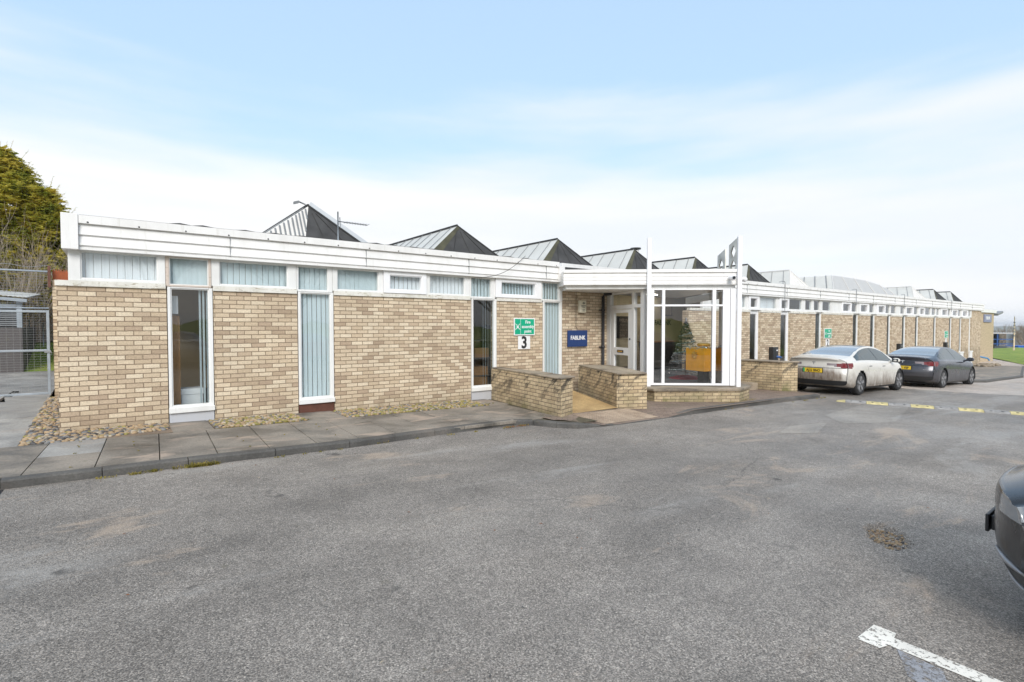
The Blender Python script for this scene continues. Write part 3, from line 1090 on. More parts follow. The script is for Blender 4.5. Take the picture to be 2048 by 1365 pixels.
# left block, clerestory
window('high_window', (-1.225, -.02, ZT + .087, CT), (-1.08, -.12, 2.29, 2.70), blind=(-1.12, -.06, 2.2, 2.73, .089, 2.5, 'pale_blind_fabric'))
window('high_window', (-.02, .63, ZT + .05, CT), (.03, .59, 2.25, 2.695), 'timber_frame_paint', blind=(0, .63, 2.2, 2.73, .089, 5, 'blind_fabric'), label='small high window in a peeling timber frame')
window('high_window', (.63, 2.005, ZT + .087, CT), (.75, 1.86, 2.285, 2.69), blind=(.7, 1.93, 2.2, 2.73, .089, 5, 'blind_fabric'))
window('high_window', (2.005, 2.67, ZT + .05, CT), (2.035, 2.595, 2.245, 2.69), blind=(2.0, 2.65, 2.2, 2.73, .089, 5, 'blind_fabric'))
window('high_window', (2.67, 3.70, ZT + .087, CT), (2.76, 3.61, 2.28, 2.69), blind=(2.7, 3.68, 2.2, 2.73, .089, 5, 'blind_fabric'))
window('opening_window', (3.70, 4.67, ZT + .087, CT), (3.83, 4.57, 2.33, 2.63), 'white_plastic', -.055, .09, blind=(3.8, 4.6, 2.2, 2.73, .089, 2.5, 'pale_blind_fabric'))
window('high_window', (4.67, 5.785, ZT + .087, CT), (4.77, 5.67, 2.28, 2.69), blind=(4.7, 5.75, 2.2, 2.73, .089, 2.5, 'pale_blind_fabric'))
window('high_window', (5.785, 6.50, ZT + .05, CT), (5.83, 6.40, 2.245, 2.69), blind=(5.8, 6.45, 2.2, 2.73, .089, 9, 'blind_fabric'))
window('opening_window', (6.50, 7.90, ZT + .087, CT), (6.66, 7.73, 2.33, 2.63), 'white_plastic', -.055, .09, blind=(6.6, 7.8, 2.2, 2.73, .089, 13, 'blind_fabric'))
window('high_window', (7.90, 8.652, ZT + .05, CT), (7.97, 8.55, 2.245, 2.69), blind=(7.95, 8.6, 2.2, 2.73, .089, 10, 'blind_fabric'))
# left block, tall windows
def tall(u0, u1, zb, zt, zpan, spandrel, blind, zg0, label=None):
    f = window('tall_window', (u0, u1, zb, zt), (u0 + .045, u1 - .055, zb + .11, zt - .02), blind=blind, label=label)
    mb = MB()
    mb.box(u0 - .004, u1 + .004, -.05, .0, zb + .001, zb + .085)
    mb.build('window_sill', 'white_paint', f, bevel=.004)
    mb = MB()
    mb.box(u0 + .003, u1 - .003, -.006, .08, zg0, zb - .002)
    mb.build('spandrel_panel', spandrel, f)
    return f
tall(.0, .645, .15, ZT + .046, 0, 'grey_panel_paint', (.44, .60, .2, 2.2, .04, 35, 'blind_fabric'), -.06, 'tall window with its blind drawn back and clutter inside')
tall(2.03, 2.685, .115, ZT + .046, 0, 'brown_panel', (2.05, 2.66, .2, 2.2, .077, 5, 'blind_fabric'), -.09, 'tall window with closed blind above a red brown panel')
tall(5.84, 6.545, .07, ZT + .046, 0, 'grey_panel_paint', (6.2, 6.48, .15, 2.2, .06, 50, 'blind_fabric'), -.16)
tall(7.995, 8.645, .02, ZT + .046, 0, 'grey_panel_paint', (8.0, 8.6, .12, 2.2, .089, 4, 'blind_fabric'), -.2)
# right wing, clerestory
CW = [(17.25, 17.73, 'p'), (18.0, 18.5, 'o'), (18.735, 19.99, 'p'), (20.33, 20.88, 'o'), (21.04, 22.13, 'b'), (22.45, 23.02, 'b'), (23.25, 23.81, 'n'), (24.08, 24.92, 'b'), None, (26.17, 27.01, 'o'), (27.24, 27.84, 'n'), (28.24, 29.09, 'o'), (29.41, 30.0, 'n'), (30.54, 31.4, 'o'), (31.57, 32.18, 'n'), (32.40, 33.10, 'n'), None, (33.83, 34.43, 'n'), (34.7, 35.7, 'o'), (36.06, 36.72, 'n'), (37.02, 37.79, 'o'), (38.03, 38.99, 'n'), (39.32, 39.99, 'n'), (40.24, 40.73, 'n'), (41.29, 42.38, 'o'), (42.56, 43.13, 'n'), (43.6, 44.69, 'o'), (44.89, 45.6, 'n'), (46.0, 47.08, 'o'), (47.52, 48.08, 'n')]
edges = [15.0]
cl = [c for c in CW]
for i, c in enumerate(cl):
    if c is None:
        continue
    nx = next((d for d in cl[i + 1:] if d), None)
    lo = edges[-1]
    if i + 1 < len(cl) and cl[i + 1] is None:
        hi = c[1] + .14
    elif nx:
        hi = (c[1] + nx[0]) / 2
    else:
        hi = 48.40
    o_ = c[2] == 'o'
    bl = {'p': (c[0] - .1, c[1] + .1, 2.1, 2.72, .089, 2.5, 'pale_blind_fabric'), 'b': (c[0] - .1, c[1] + .1, 2.1, 2.72, .089, 25, 'blind_fabric'), 'o': None, 'n': None}[c[2]]
    window('opening_window' if o_ else 'high_window', (lo, hi, ZR + .088, 2.71), (c[0], c[1], ZR + (.18 if o_ else .16), 2.70 - (.09 if o_ else .03)),
           'white_plastic' if o_ else 'white_paint', -.05 if o_ else -.01, .09, blind=bl)
    edges.append(hi)
    if i + 1 < len(cl) and cl[i + 1] is None:
        mb = MB()
        mb.box(hi + .002, nx[0] - .14 - .002, -.012, .08, ZR + .088, 2.71)
        mb.build('infill_panel', 'white_paint', B)
        edges.append(nx[0] - .14)
for i, (a, b) in enumerate(OPEN):
    zb = -.28
    f = window('tall_window', (a + .003, b - .003, zb, ZR + .084), (a + .05, b - (.13 if i < 2 else .075), zb + .10, ZR + (-.05 if i < 2 else .05)), 'white_plastic' if i < 2 else 'white_paint', .06, .14, gl='window_glass', pane_y=.10,
               blind=None if i < 2 else (a + .33, b - .05, zb, ZR + .05, .07, 20, 'blind_fabric'))
    mb = MB()
    if i < 10:
        mb.box(a + .004, b - .004, .05, .14, -1.7, zb - .002)
    else:
        mb.box(a - .02, b + .08, -.09, .018, zb - 1.5, zb - .002)
        mb.box(a - .06, b + .12, -.12, .018, zb, zb + .09)
    mb.build('spandrel_panel', 'white_paint', f)

# fascias
def fascia_profile(dz=0.):
    p = [(0, 2.73), (.12, 2.73), (.12, 2.765), (.095, 2.775), (.095, 2.787), (.128, 2.797), (.105, 2.925), (.092, 2.930), (.092, 2.943), (.128, 2.953), (.105, 3.098), (.098, 3.104), (.098, 3.114), (.152, 3.116), (.152, 3.235), (0, 3.235)]
    return [(o, z + dz) for o, z in p]
mb = MB()
mb.profile((-1.087, .0), (8.42, .0), fascia_profile(-.022))
mb.profile((14.0, .0), (51.1, .0), fascia_profile(-.02))
for i in range(17):                                  # butt joints of the cladding lengths
    pass
mb.build('fascia', 'white_cladding', B)
mb = MB()
for bx in ((-1.285, -1.09, -.165, .3, 2.703, 3.224), (8.423, 8.61, -.16, .1, 2.703, 3.11), (51.103, 51.2, -.16, .3, 2.70, 3.22)):
    mb = MB()
    mb.box(*bx)
    mb.build('fascia_end_piece', 'white_cladding', B, bevel=.006)
mb = MB()
mb.box(-1.28, -1.10, .303, 5.9, 2.71, 3.214)
mb.build('fascia', 'white_cladding', B)
mb = MB()                                            # fixing heads and joint cover strips along the cap
u = -.98
while u < 51:
    if not 8.4 < u < 14.2:
        mb.lathe([(.0, -.160), (.013, -.158), (.013, -.150)], (u, 0, 3.113), 'y', 6)
    u += .62
mb.build('fixings', 'black_iron', B)
mb = MB()
for u in (.9, 3.3, 5.7, 8.0, 17.6, 20.6, 23.6, 26.6, 29.6, 32.6, 36, 39, 42, 45, 48):
    mb.box(u, u + .006, -.1305, -.09, 2.76, 3.08)
mb.build('cladding_joint', 'lead_grey', B)
mb = MB()                                            # lifted edge of the roof covering along the parapet
rr = random.Random(2)
v = []
nn = 60
for i in range(nn + 1):
    u = -1.08 + 9.5 * i / nn
    h_ = rr.choice((.002, .002, .003, .008, .018, .024)) if i % 3 else .002
    v += [(u, -.148, 3.214), (u, -.05, 3.214), (u, -.05, 3.215 + h_), (u, -.148, 3.215 + h_)]
mb.add(v, [(4 * i + a_, 4 * i + 4 + a_, 4 * i + 4 + (a_ + 1) % 4, 4 * i + (a_ + 1) % 4) for i in range(nn) for a_ in range(4)])
mb.build('roof_edge_trim', 'roof_felt', B)
# roof deck, floors, inner walls
mb = MB()
mb.prism([(-1.2, .002), (8.4, .002), (14.1, .002), (51, .002), (51, 20), (-1.2, 20)], 2.745, 3.05)
mb.build('roof', 'roof_felt', B)
mb = MB()
mb.box(-1.1, 50.7, .25, 6, -.6, .06)
mb.build('floor', 'carpet', B)
mb = MB()
mb.box(-1.1, 50.7, 4.6, 4.8, .06, 2.70)
for u in (1.35, 4.2, 7.1, 17.65, 19.5, 22.6, 26, 31, 35.5, 41, 46):
    mb.box(u, u + .1, .3, 4.6, .06, 2.70)
mb.build('inner_wall', 'interior_wall', B)
mb = MB()
mb.box(-1.1, 50.7, .26, 4.59, 2.70, 2.742)
mb.build('ceiling', 'ceiling_white', B)

# ---- rooflights
def hip_monitor(u0, style, vp=4.0, c=3.0, b=2.1, zp=4.7, zb=3.06, lgt=9.0, seams=True):
    """north-light roof: glazed slope to the left, felted hip to the front, ridge running back"""
    pk = Vector((u0, vp, zp)); bl = Vector((u0 - b, c, zb)); br = Vector((u0 + b, c, zb))
    pk2 = Vector((u0, vp + lgt, zp)); bl2 = Vector((u0 - b, vp + lgt, zb)); br2 = Vector((u0 + b, vp + lgt, zb))
    felt = {'dark': 'roof_felt', 'white': 'white_roof_sheet', 'clad': 'roof_felt'}[style]
    mb = MB()
    if style == 'clad':
        md = bl.lerp(br, .40)
        mb.add([pk, md, br, br2, pk2], [(0, 1, 2), (0, 2, 3, 4)])
    else:
        mb.add([pk, bl, br, br2, pk2], [(0, 1, 2), (0, 2, 3, 4)])
    rl = mb.build('rooflight', felt, B)
    OFF[rl.name] = Vector((0, 0, 0))
    nf = (bl - pk).cross(br - pk).normalized()
    if nf.y > 0: nf = -nf
    nl = (bl - pk).cross(pk2 - pk).normalized()
    if nl.x > 0: nl = -nl
    mb = MB()
    mb.add([pk, pk2, bl2, bl], [(0, 1, 2, 3)])
    mb.build('glazed_slope', 'roof_glazing', rl)
    mb = MB()
    n = 14
    for i in range(n):                                # glazing bars
        t = (i + .5) / n
        a = pk.lerp(pk2, t); d = bl.lerp(bl2, t)
        mb.tube([a + nl * .02, d + nl * .02], .012, 4, smooth=False)
    mb.build('glazing_bars', 'lead_grey', rl)
    mb = MB()
    if seams:
        for t in ((.6, .8) if style == 'clad' else (.3, .55, .8)):
            q = bl.lerp(br, t)
            top = pk.lerp(br if t > .5 else bl, .0) + (q - pk) * .12
            mb.tube([top + nf * .006, q + nf * .006], .016, 4, smooth=False)
        mb.tube([pk + nf * .0, br + nf * .0], .03, 5, smooth=False)
    mb.tube([pk + Vector((0, .02, .02)), pk2 + Vector((0, 0, .02))], .045, 5, smooth=False)
    mb.build('ridge_roll', 'roof_felt_seam' if style != 'white' else 'white_roof_sheet', rl)
    mb = MB()                                          # flashing between glass and hip
    e1 = (bl - pk)
    off = (br - pk).normalized() * .16
    if style != 'clad':
        mb.add([pk + nf * .012, bl + nf * .012, bl + off * 2.2 + nf * .012, pk + off * .6 + nf * .012], [(0, 1, 2, 3)])
        mb.build('hip_flashing', 'mossy_felt' if style == 'dark' else 'white_roof_sheet', rl)
    if style == 'clad':
        mb = MB()
        mb.add([pk, bl, md], [(0, 1, 2)], 0)
        nn = 15
        for i in range(nn):
            q = bl.lerp(md, (i + .5) / nn)
            tq = q + (pk - Vector((u0, c, zb))) * ((q.x - bl.x) / (pk.x - bl.x)) * .97
            mb.tube([q + nf * .012, tq + nf * .012], .022, 4, mi=1, smooth=False)
        for i in range(4):
            q = md.lerp(pk, (i + .5) / 4.6)
            t_ = (q.x - bl.x) / (pk.x - bl.x)
            tq = Vector((q.x, c, zb)) + (pk - Vector((u0, c, zb))) * t_ * .98
            mb.tube([q + nf * .012, tq + nf * .012], .022, 4, mi=1, smooth=False)
        mb.build('clad_gable', ['white_roof_sheet', 'lead_grey'], rl)
        mb = MB()
        sd_ = Vector((.0, .0, .0))
        up = nf * .05 + Vector((.05, 0, .085))
        mb.add([pk + nf * .05, br + nf * .05, br + up, pk + up], [(0, 1, 2, 3)])
        mb.add([pk - nf * .05, br - nf * .05, br + up - nf * .1, pk + up - nf * .1], [(0, 1, 2, 3)])
        mb.build('barge_board', 'pale_trim', rl)
    return rl
for u0, st in ((3.39, 'clad'), (7.90, 'dark'), (12.10, 'dark'), (16.29, 'dark'), (20.54, 'dark'), (25.15, 'dark'), (29.58, 'white')):
    hip_monitor(u0, st)
for u0, st in ((49.8, 'white'), (55.4, 'dark'), (60.4, 'dark')):
    hip_monitor(u0, st, b=2.6)
# long rooflight sheeted over in pale grey
mb = MB()
pk = [(35.06, 4.0, 4.74), (36.6, 4.0, 4.74), (38.5, 4.0, 4.73), (40.5, 4.0, 4.69), (43.0, 4.0, 4.52), (44.8, 4.0, 4.25), (46.6, 4.0, 3.85), (49.6, 4.0, 3.06)]
bs = [(33.0, 3.0, 3.06), (35.8, 2.95, 3.06), (38.0, 2.95, 3.06), (40.3, 2.95, 3.06), (42.8, 2.95, 3.06), (44.8, 2.95, 3.06), (46.8, 2.95, 3.06), (49.6, 3.0, 3.06)]
bk = [(x, 13, z) for x, y, z in pk]
n = len(pk)
mb.add(pk + bs + bk, [(i, n + i, n + i + 1, i + 1) for i in range(n - 1)] + [(i + 1, 2 * n + i + 1, 2 * n + i, i)[::-1] for i in range(n - 1)])
rl = mb.build('sheeted_rooflight', 'grey_roof_sheet', B)
OFF[rl.name] = Vector((0, 0, 0))
mb = MB()
mb.add([pk[0], bk[0], (33.0, 13, 3.06), bs[0]], [(0, 1, 2, 3)])
mb.build('glazed_slope', 'roof_glazing', rl)
mb = MB()
for i in range(14):
    t = (i + .5) / 14
    mb.tube([(35.04, 4 + 9 * t, 4.76), (32.98, 3 + 10 * t, 3.08)], .02, 4, smooth=False)
mb.build('glazing_bars', 'lead_grey', rl)
mb = MB()
for i in range(0, n - 1):
    mb.tube([Vector(pk[i]) + Vector((0, -.02, .01)), Vector(bs[i]) + Vector((0, -.02, .02))], .02, 4, smooth=False)
mb.build('sheet_seam', 'white_roof_sheet', rl)
# brick upstands between rooflights
mb = MB()
for u in (5.6, 10.0, 14.2):
    mb.obox((u + .35, 8.6, 3.72), (.16, 0, .28), (0, .5, 0), (-.1, 0, .06))
mb.build('upstand', 'decor_panel', B)

# ---- porch
e = Vector((.769, .639)); nin = Vector((.639, -.769))      # in (u, v)
P1 = Vector((9.76, 1.90)); P2 = P1 + e * 2.16
def pp_(s, d, z):
    """s along the porch front from the first post, d inward"""
    q = P1 + e * s + nin * d
    return (q.x, -q.y, z)
def pl(s, d):
    a = pp_(s, d, 0)
    return (a[0], a[1])
E3 = Vector((e.x, -e.y, 0)); I3 = Vector((nin.x, -nin.y, 0)); Z3 = Vector((0, 0, 1))
def pbox(mb, s0, s1, d0, d1, z0, z1, mi=0):
    mb.obox(pp_((s0 + s1) / 2, (d0 + d1) / 2, (z0 + z1) / 2), E3 * (abs(s1 - s0) / 2), I3 * (abs(d1 - d0) / 2), Z3 * (abs(z1 - z0) / 2), mi)
mb = MB()
prof = [(0, 2.585), (.03, 2.585), (.035, 2.60), (.02, 2.61), (.03, 2.62), (.022, 2.69), (.014, 2.695), (.03, 2.70), (.022, 2.775), (.014, 2.78), (.03, 2.785), (.022, 2.875), (.015, 2.88), (.06, 2.885), (.06, 2.962), (0, 2.962)]
a0 = pl(-2.07, .0); b0 = pl(2.20, .0)
mb.profile(a0, b0, prof)
mb.build('canopy_fascia', 'white_cladding', B)
mb = MB()
pr = lambda pts: pts
mb.prism([pl(-2.06, .003), pl(2.195, .003), (14.1, .3), (8.62, .3), (8.45, -.17)], 2.585, 2.93)
mb.build('canopy', 'white_cladding', B)
mb = MB()
mb.prism([pl(-2.0, .09), pl(2.13, .09), (14.0, .3), (8.75, .3), (8.6, -.15)], 2.492, 2.582)
mb.build('canopy_soffit', 'white_paint', B)
mb = MB()
mb.prism([pl(-1.95, .12), pl(2.1, .12), (14.0, .3), (8.75, .3), (8.6, -.15)], 2.933, 2.955)
mb.box(8.66, 11.6, -.03, .05, 2.956, 3.12)
mb.build('canopy_roof', 'roof_felt', B)
mb = MB()                                        # main parapet passing behind the canopy
mb.box(8.613, 14.0, -.02, .3, 3.115, 3.22)
mb.build('parapet', 'white_cladding', B)
for s0, zt in ((-.045, 3.71), (2.115, 3.74)):
    mb = MB()
    pbox(mb, s0, s0 + .10, -.115, -.035, .10, zt)
    mb.build('porch_post', 'white_plastic', B, bevel=.006)
# front screen
mb = MB()
SX = [(.06, .15), (.345, .415), (1.56, 1.645), (1.81, 1.98)]
for a, b in SX:
    pbox(mb, a, b, .0, .09, .12, 2.49)
for (a, b), (c, d) in zip(SX[:-1], SX[1:]):
    pbox(mb, b, c, .0, .09, 2.06, 2.105)
    pbox(mb, b, c, .0, .09, .12, .17)
    pbox(mb, b, c, .0, .09, 2.46, 2.49)
pbox(mb, 1.985, 2.11, -.03, .06, .12, 2.49)
pbox(mb, -.02, .055, .01, .09, .12, 2.49)
scr = mb.build('porch_screen', 'white_plastic', B, bevel=.004)
OFF[scr.name] = Vector((0, 0, 0))
for (a, b), (c, d) in zip(SX[:-1], SX[1:]):
    for z0, z1 in ((.17, 2.06), (2.105, 2.46)):
        mb = MB()
        mb.add([pp_(b, .045, z0), pp_(c, .045, z0), pp_(c, .045, z1), pp_(b, .045, z1)], [(0, 1, 2, 3)])
        mb.build('pane', 'porch_glass', scr)
# right side of the porch: panelled, then glazed back to the facade
mb = MB()
q1 = Vector(pl(2.1, .1)); q2 = Vector((14.05, -.0))
mb.profile(q1, q1.lerp(q2, .25), [(0, .12), (.06, .12), (.06, 2.49), (0, 2.49)])
mb.profile(q1.lerp(q2, .25), q2, [(0, .12), (.06, .12), (.06, .4), (0, .4)])
mb.profile(q1.lerp(q2, .25), q2, [(0, 2.3), (.06, 2.3), (.06, 2.49), (0, 2.49)])
mb.build('porch_side_wall', 'white_paint', B)
# door wall running out from the facade
D0 = Vector((10.40, .0)); D1 = Vector((9.885, 1.70)); de = (D1 - D0).normalized()
DE3 = Vector((de.x, -de.y, 0)); DN3 = Vector((DE3.y, -DE3.x, 0))   # points out to the left
if DN3.x > 0: DN3 = -DN3
def dp(t, o, z):
    q = D0 + de * t
    return Vector((q.x, -q.y, z)) + DN3 * o
def dbox(mb, t0, t1, o0, o1, z0, z1, mi=0):
    mb.obox(dp((t0 + t1) / 2, (o0 + o1) / 2, (z0 + z1) / 2), DE3 * ((t1 - t0) / 2), DN3 * ((o1 - o0) / 2), Z3 * ((z1 - z0) / 2), mi)
DW = (D1 - D0).length
mb = MB()
dbox(mb, .0, .22, -.05, .05, .06, 2.49)
dbox(mb, 1.27, 1.37, -.05, .05, .06, 2.49)
dbox(mb, 1.66, DW, -.05, .05, .06, 2.49)
dbox(mb, .22, 1.27, -.05, .05, 2.03, 2.14)
dbox(mb, .22, 1.27, -.05, .05, 2.43, 2.49)
dbox(mb, 1.37, 1.66, -.05, .05, 2.05, 2.13)
dbox(mb, 1.37, 1.66, -.05, .05, 2.43, 2.49)
dbox(mb, 1.37, 1.66, -.05, .05, .06, .14)
ds = mb.build('door_frame', 'white_paint', B, bevel=.004)
OFF[ds.name] = Vector((0, 0, 0))
mb = MB()
mb.add([dp(.22, 0, 2.14), dp(1.27, 0, 2.14), dp(1.27, 0, 2.43), dp(.22, 0, 2.43)], [(0, 1, 2, 3)])
mb.add([dp(1.37, 0, .14), dp(1.66, 0, .14), dp(1.66, 0, 2.05), dp(1.37, 0, 2.05)], [(0, 1, 2, 3)])
mb.add([dp(1.37, 0, 2.13), dp(1.66, 0, 2.13), dp(1.66, 0, 2.43), dp(1.37, 0, 2.43)], [(0, 1, 2, 3)])
mb.build('pane', 'porch_glass', ds)
mb = MB()
dbox(mb, .24, .40, -.03, .045, .08, 2.02)
dbox(mb, 1.10, 1.255, -.03, .045, .08, 2.02)
dbox(mb, .40, 1.10, -.03, .045, .08, .20)
dbox(mb, .40, 1.10, -.03, .045, .80, 1.00)
dbox(mb, .40, 1.10, -.03, .045, 1.93, 2.02)
door = mb.build('entrance_door', 'white_paint', B, bevel=.004)
OFF[door.name] = Vector((0, 0, 0))
mb = MB()
mb.add([dp(.40, 0, 1.0), dp(1.10, 0, 1.0), dp(1.10, 0, 1.93), dp(.40, 0, 1.93)], [(0, 1, 2, 3)])
mb.add([dp(.40, 0, .20), dp(1.10, 0, .20), dp(1.10, 0, .80), dp(.40, 0, .80)], [(0, 1, 2, 3)])
mb.build('pane', 'porch_glass', door)
mb = MB()
dbox(mb, .58, .88, .046, .056, .865, .935)
dbox(mb, .62, .84, .057, .062, .885, .915, 1)
mb.build('letter_plate', ['black_iron', 'gold_ribbon'], door)
mb = MB()
c_ = dp(1.19, .05, 1.24)
mb.blob(tuple(c_), .022, .022, .03)
mb.build('lock', 'black_iron', door)
# plinth under the porch
plp = [(9.62, -1.5), (9.44, -2.36), (9.56, -2.50), (11.12, -3.52), (11.92, -3.33), (14.3, .0), (10.4, .0)]
mb = MB()
mb.prism(plp, -.5, .035)
mb.build('porch_plinth', 'streaked_brick', B)
cen = Vector((11.2, -1.8))
mb = MB()
mb.prism([tuple(cen + (Vector(q) - cen) * 1.025) for q in plp], .037, .10)
mb.build('plinth_coping', 'coping_stone', B, bevel=.012)
mb = MB()
mb.prism([(9.9, -1.75), pl(.1, .1), pl(2.0, .15), (14.0, -.0), (14.0, 4.5), (8.8, 4.5), (8.8, .3), (10.42, .26), (10.45, .05)], .102, .112)
mb.build('porch_floor', 'carpet', B)
# reception interior
mb = MB()
mb.box(8.83, 17.6, 2.5, 2.6, .115, 2.69)
mb.box(8.72, 8.82, .3, 2.6, .115, 2.69)
mb.build('inner_wall', 'cream_wall', B)
mb = MB()
for (x, y) in ((12.6, 1.0), (14.0, 1.6), (15.4, 2.1), (13.7, .7), (11.6, -.5)):
    mb.box(x - .28, x + .28, y - .06, y + .06, 2.475 if y < 0 else 2.685, 2.49 if y < 0 else 2.698)
mb.build('ceiling_lamp', 'lamp_panel', B)
mb = MB()
put_text(mb, 'FABLINK', (16.2, 2.49, 1.70), (1, 0, 0), (0, 0, 1), .26, .02)
mb.build('wall_lettering', 'letter_black', B)

# lattice fins on the canopy edge
def fin(name, label, s0, s1, holes):
    th = .03
    z0 = 2.965
    top = lambda d: 3.74 - .19 * d
    mb = MB()
    # panel in the plane running back from the second post, cut by diamond holes: built from strips
    W_ = s1 - s0
    cd = (s0 + s1) / 2
    bands = [z0] + [z for h in holes for z in (h - .17, h, h + .17)]
    def quad(a, b, c, d):
        for o in (-th / 2, th / 2):
            q = [pp_(2.165 + o, x, z) for x, z in (a, b, c, d)]
            mb.add(q, [(0, 1, 2, 3) if o > 0 else (3, 2, 1, 0)])
    zprev = z0
    hw = W_ * .30
    for h in holes:
        quad((s0, zprev), (s1, zprev), (s1, h - .17), (s0, h - .17))
        quad((s0, h - .17), (cd, h - .17), (cd - hw, h), (s0, h))
        quad((cd, h - .17), (s1, h - .17), (s1, h), (cd + hw, h))
        quad((s0, h), (cd - hw, h), (cd, h + .17), (s0, h + .17))
        quad((cd + hw, h), (s1, h), (s1, h + .17), (cd, h + .17))
        zprev = h + .17
    quad((s0, zprev), (s1, zprev), (s1, top(s1)), (s0, top(s0)))
    for d_ in (s0, s1):
        mb.add([pp_(2.165 - th / 2, d_, z0), pp_(2.165 + th / 2, d_, z0), pp_(2.165 + th / 2, d_, top(d_)), pp_(2.165 - th / 2, d_, top(d_))], [(0, 1, 2, 3)])
    mb.add([pp_(2.165 - th / 2, s0, top(s0)), pp_(2.165 + th / 2, s0, top(s0)), pp_(2.165 + th / 2, s1, top(s1)), pp_(2.165 - th / 2, s1, top(s1))], [(0, 1, 2, 3)])
    o = mb.build(name, 'decor_panel', loc=pp_(2.165, cd, z0))
    tag(o, label, 'roof panel', 'pierced panels on the canopy edge')
fin('pierced_panel', 'weathered white panel with diamond holes fixed to the tall right post of the canopy', .02, .60, [3.07, 3.42])
fin('pierced_panel', 'weathered white panel with one diamond hole standing free on the canopy roof', .87, 1.44, [3.19])

# pipes, cables and roof bits that belong to the building
mb = MB()
mb.tube([(10.12, -.08, -.2), (10.12, -.08, 2.38), (10.14, -.10, 2.45), (10.40, -.35, 2.49)], .042, 8)
for z in (1.0, 2.02):
    mb.lathe([(.052, -.03), (.056, -.02), (.056, .02), (.052, .03)], (10.12, -.08, z), 'z', 10)
    mb.box(10.03, 10.21, -.06, .0, z - .012, z + .012)
mb.build('downpipe', 'black_iron', B)
for u, zt, zl in ((20.33, 3.30, 2.15), (27.33, 3.29, 2.55), (33.9, 3.29, 2.5), (42.75, 3.24, 2.5)):
    mb = MB()
    mb.tube([(u, -.17, zl), (u, -.17, zt - .03), (u - .05, -.17, zt + .02), (u - .2, -.14, zt + .025), (u - .32, -.10, zt - .01)], .012, 5)
    mb.build('swan_neck_conduit', 'lead_grey', B)
mb = MB()
pts_ = []
for i in range(14):
    t = i / 13
    pts_.append((5.75 + 1.55 * t, -.16 - .1 * math.sin(math.pi * t), 2.66 + .62 * t - .16 * math.sin(math.pi * t)))
mb.tube(pts_, .006, 4)
mb.build('loose_cable', 'black_plastic', B)
mb = MB()
mb.tube([(9.14, -.02, 2.49), (9.14, -.02, 1.56), (9.17, -.03, 1.52), (9.16, -.04, 1.47)], .007, 4)
mb.build('sign_cable', 'black_plastic', B)

# ---- things fixed to the facade
def fire_sign(u0, u1, z0, z1, num, nz0, nz1, label):
    t = thing('fire_assembly_sign', label, 'sign', ((u0 + u1) / 2, 0, z0), group='fire assembly point signs')
    mb = MB()
    mb.box(u0, u1, -.045, -.024, z0, z1)
    pl_ = mb.build('sign_plate', 'sign_white', t)
    w_ = u1 - u0; h_ = z1 - z0
    mb = MB()
    m_ = .025
    mb.box(u0 + m_, u0 + w_ * .30, -.048, -.0455, z0 + m_, z1 - m_)
    mb.box(u0 + w_ * .315, u1 - m_, -.048, -.0455, z0 + m_, z1 - m_)
    mb.build('green_field', 'sign_green', t)
    mb = MB()
    cx, cz = u0 + w_ * .165, (z0 + z1) / 2
    for sx in (-1, 1):
        for sz in (-1, 1):
            a = Vector((cx + sx * .075 * w_ / .66, -.0505, cz + sz * .075))
            d = Vector((-sx, 0, -sz)).normalized()
            p_ = Vector((d.z, 0, -d.x))
            b_ = a + d * .035
            mb.add([a + p_ * .006, a - p_ * .006, b_ - p_ * .006, b_ + p_ * .006], [(0, 1, 2, 3)])
            mb.add([b_ + d * .02, b_ + p_ * .02, b_ - p_ * .02], [(0, 1, 2)])
    for dx in (-.022, 0, .022):
        mb.blob((cx + dx, -.05, cz + .03 + (.01 if dx == 0 else 0)), .009, .002, .010, 0, 6, 4)
        mb.box(cx + dx - .009, cx + dx + .009, -.0515, -.050, cz - .04, cz + .018)
    tx_ = u0 + w_ * .655
    for i, line in enumerate(('Fire', 'assembly', 'point')):
        put_text(mb, line, (tx_, -.0500, cz + .11 - .112 * i), (1, 0, 0), (0, 0, 1), .108, .018, stretch=.98)
    mb.build('lettering', 'sign_white', t)
    mb = MB()
    c_ = (u0 + u1) / 2
    mb.box(c_ - .19, c_ + .19, -.030, -.024, nz0, nz1)
    nb = mb.build('number_plate', 'sign_white', t)
    OFF[nb.name] = OFF[t.name]
    mb = MB()
    put_text(mb, num, (c_, -.0325, (nz0 + nz1) / 2 - .01), (1, 0, 0), (0, 0, 1), .40, .03, stretch=.95)
    mb.build('numeral', 'letter_black', nb)
    return t
fire_sign(7.04, 7.69, 1.35, 1.775, '3', 1.01, 1.33, 'green fire assembly point sign over a white number 3, left of the entrance')
fire_sign(24.24, 24.97, 1.03, 1.47, '2', .66, .99, 'green fire assembly point sign over a white number 2, above the pale car')
fire_sign(41.9, 42.66, .81, 1.26, '1', .42, .77, 'green fire assembly point sign farthest along the wall, above the dark grey car')

t = thing('company_sign', 'square dark blue name board with white capitals on the brick beside the door', 'sign', (9.17, 0, 1.03))
mb = MB()
mb.obox((9.165, -.05, 1.247), (.355, -.0, 0), (0, .018, 0), (0, -.0, .218))
mb.build('board', 'sign_blue', t, bevel=.004)
mb = MB()
put_text(mb, 'FABLINK', (9.165, -.0715, 1.262), (1, 0, 0), (0, 0, 1), .150, .028, stretch=.93)
mb.build('lettering', 'sign_white', t)

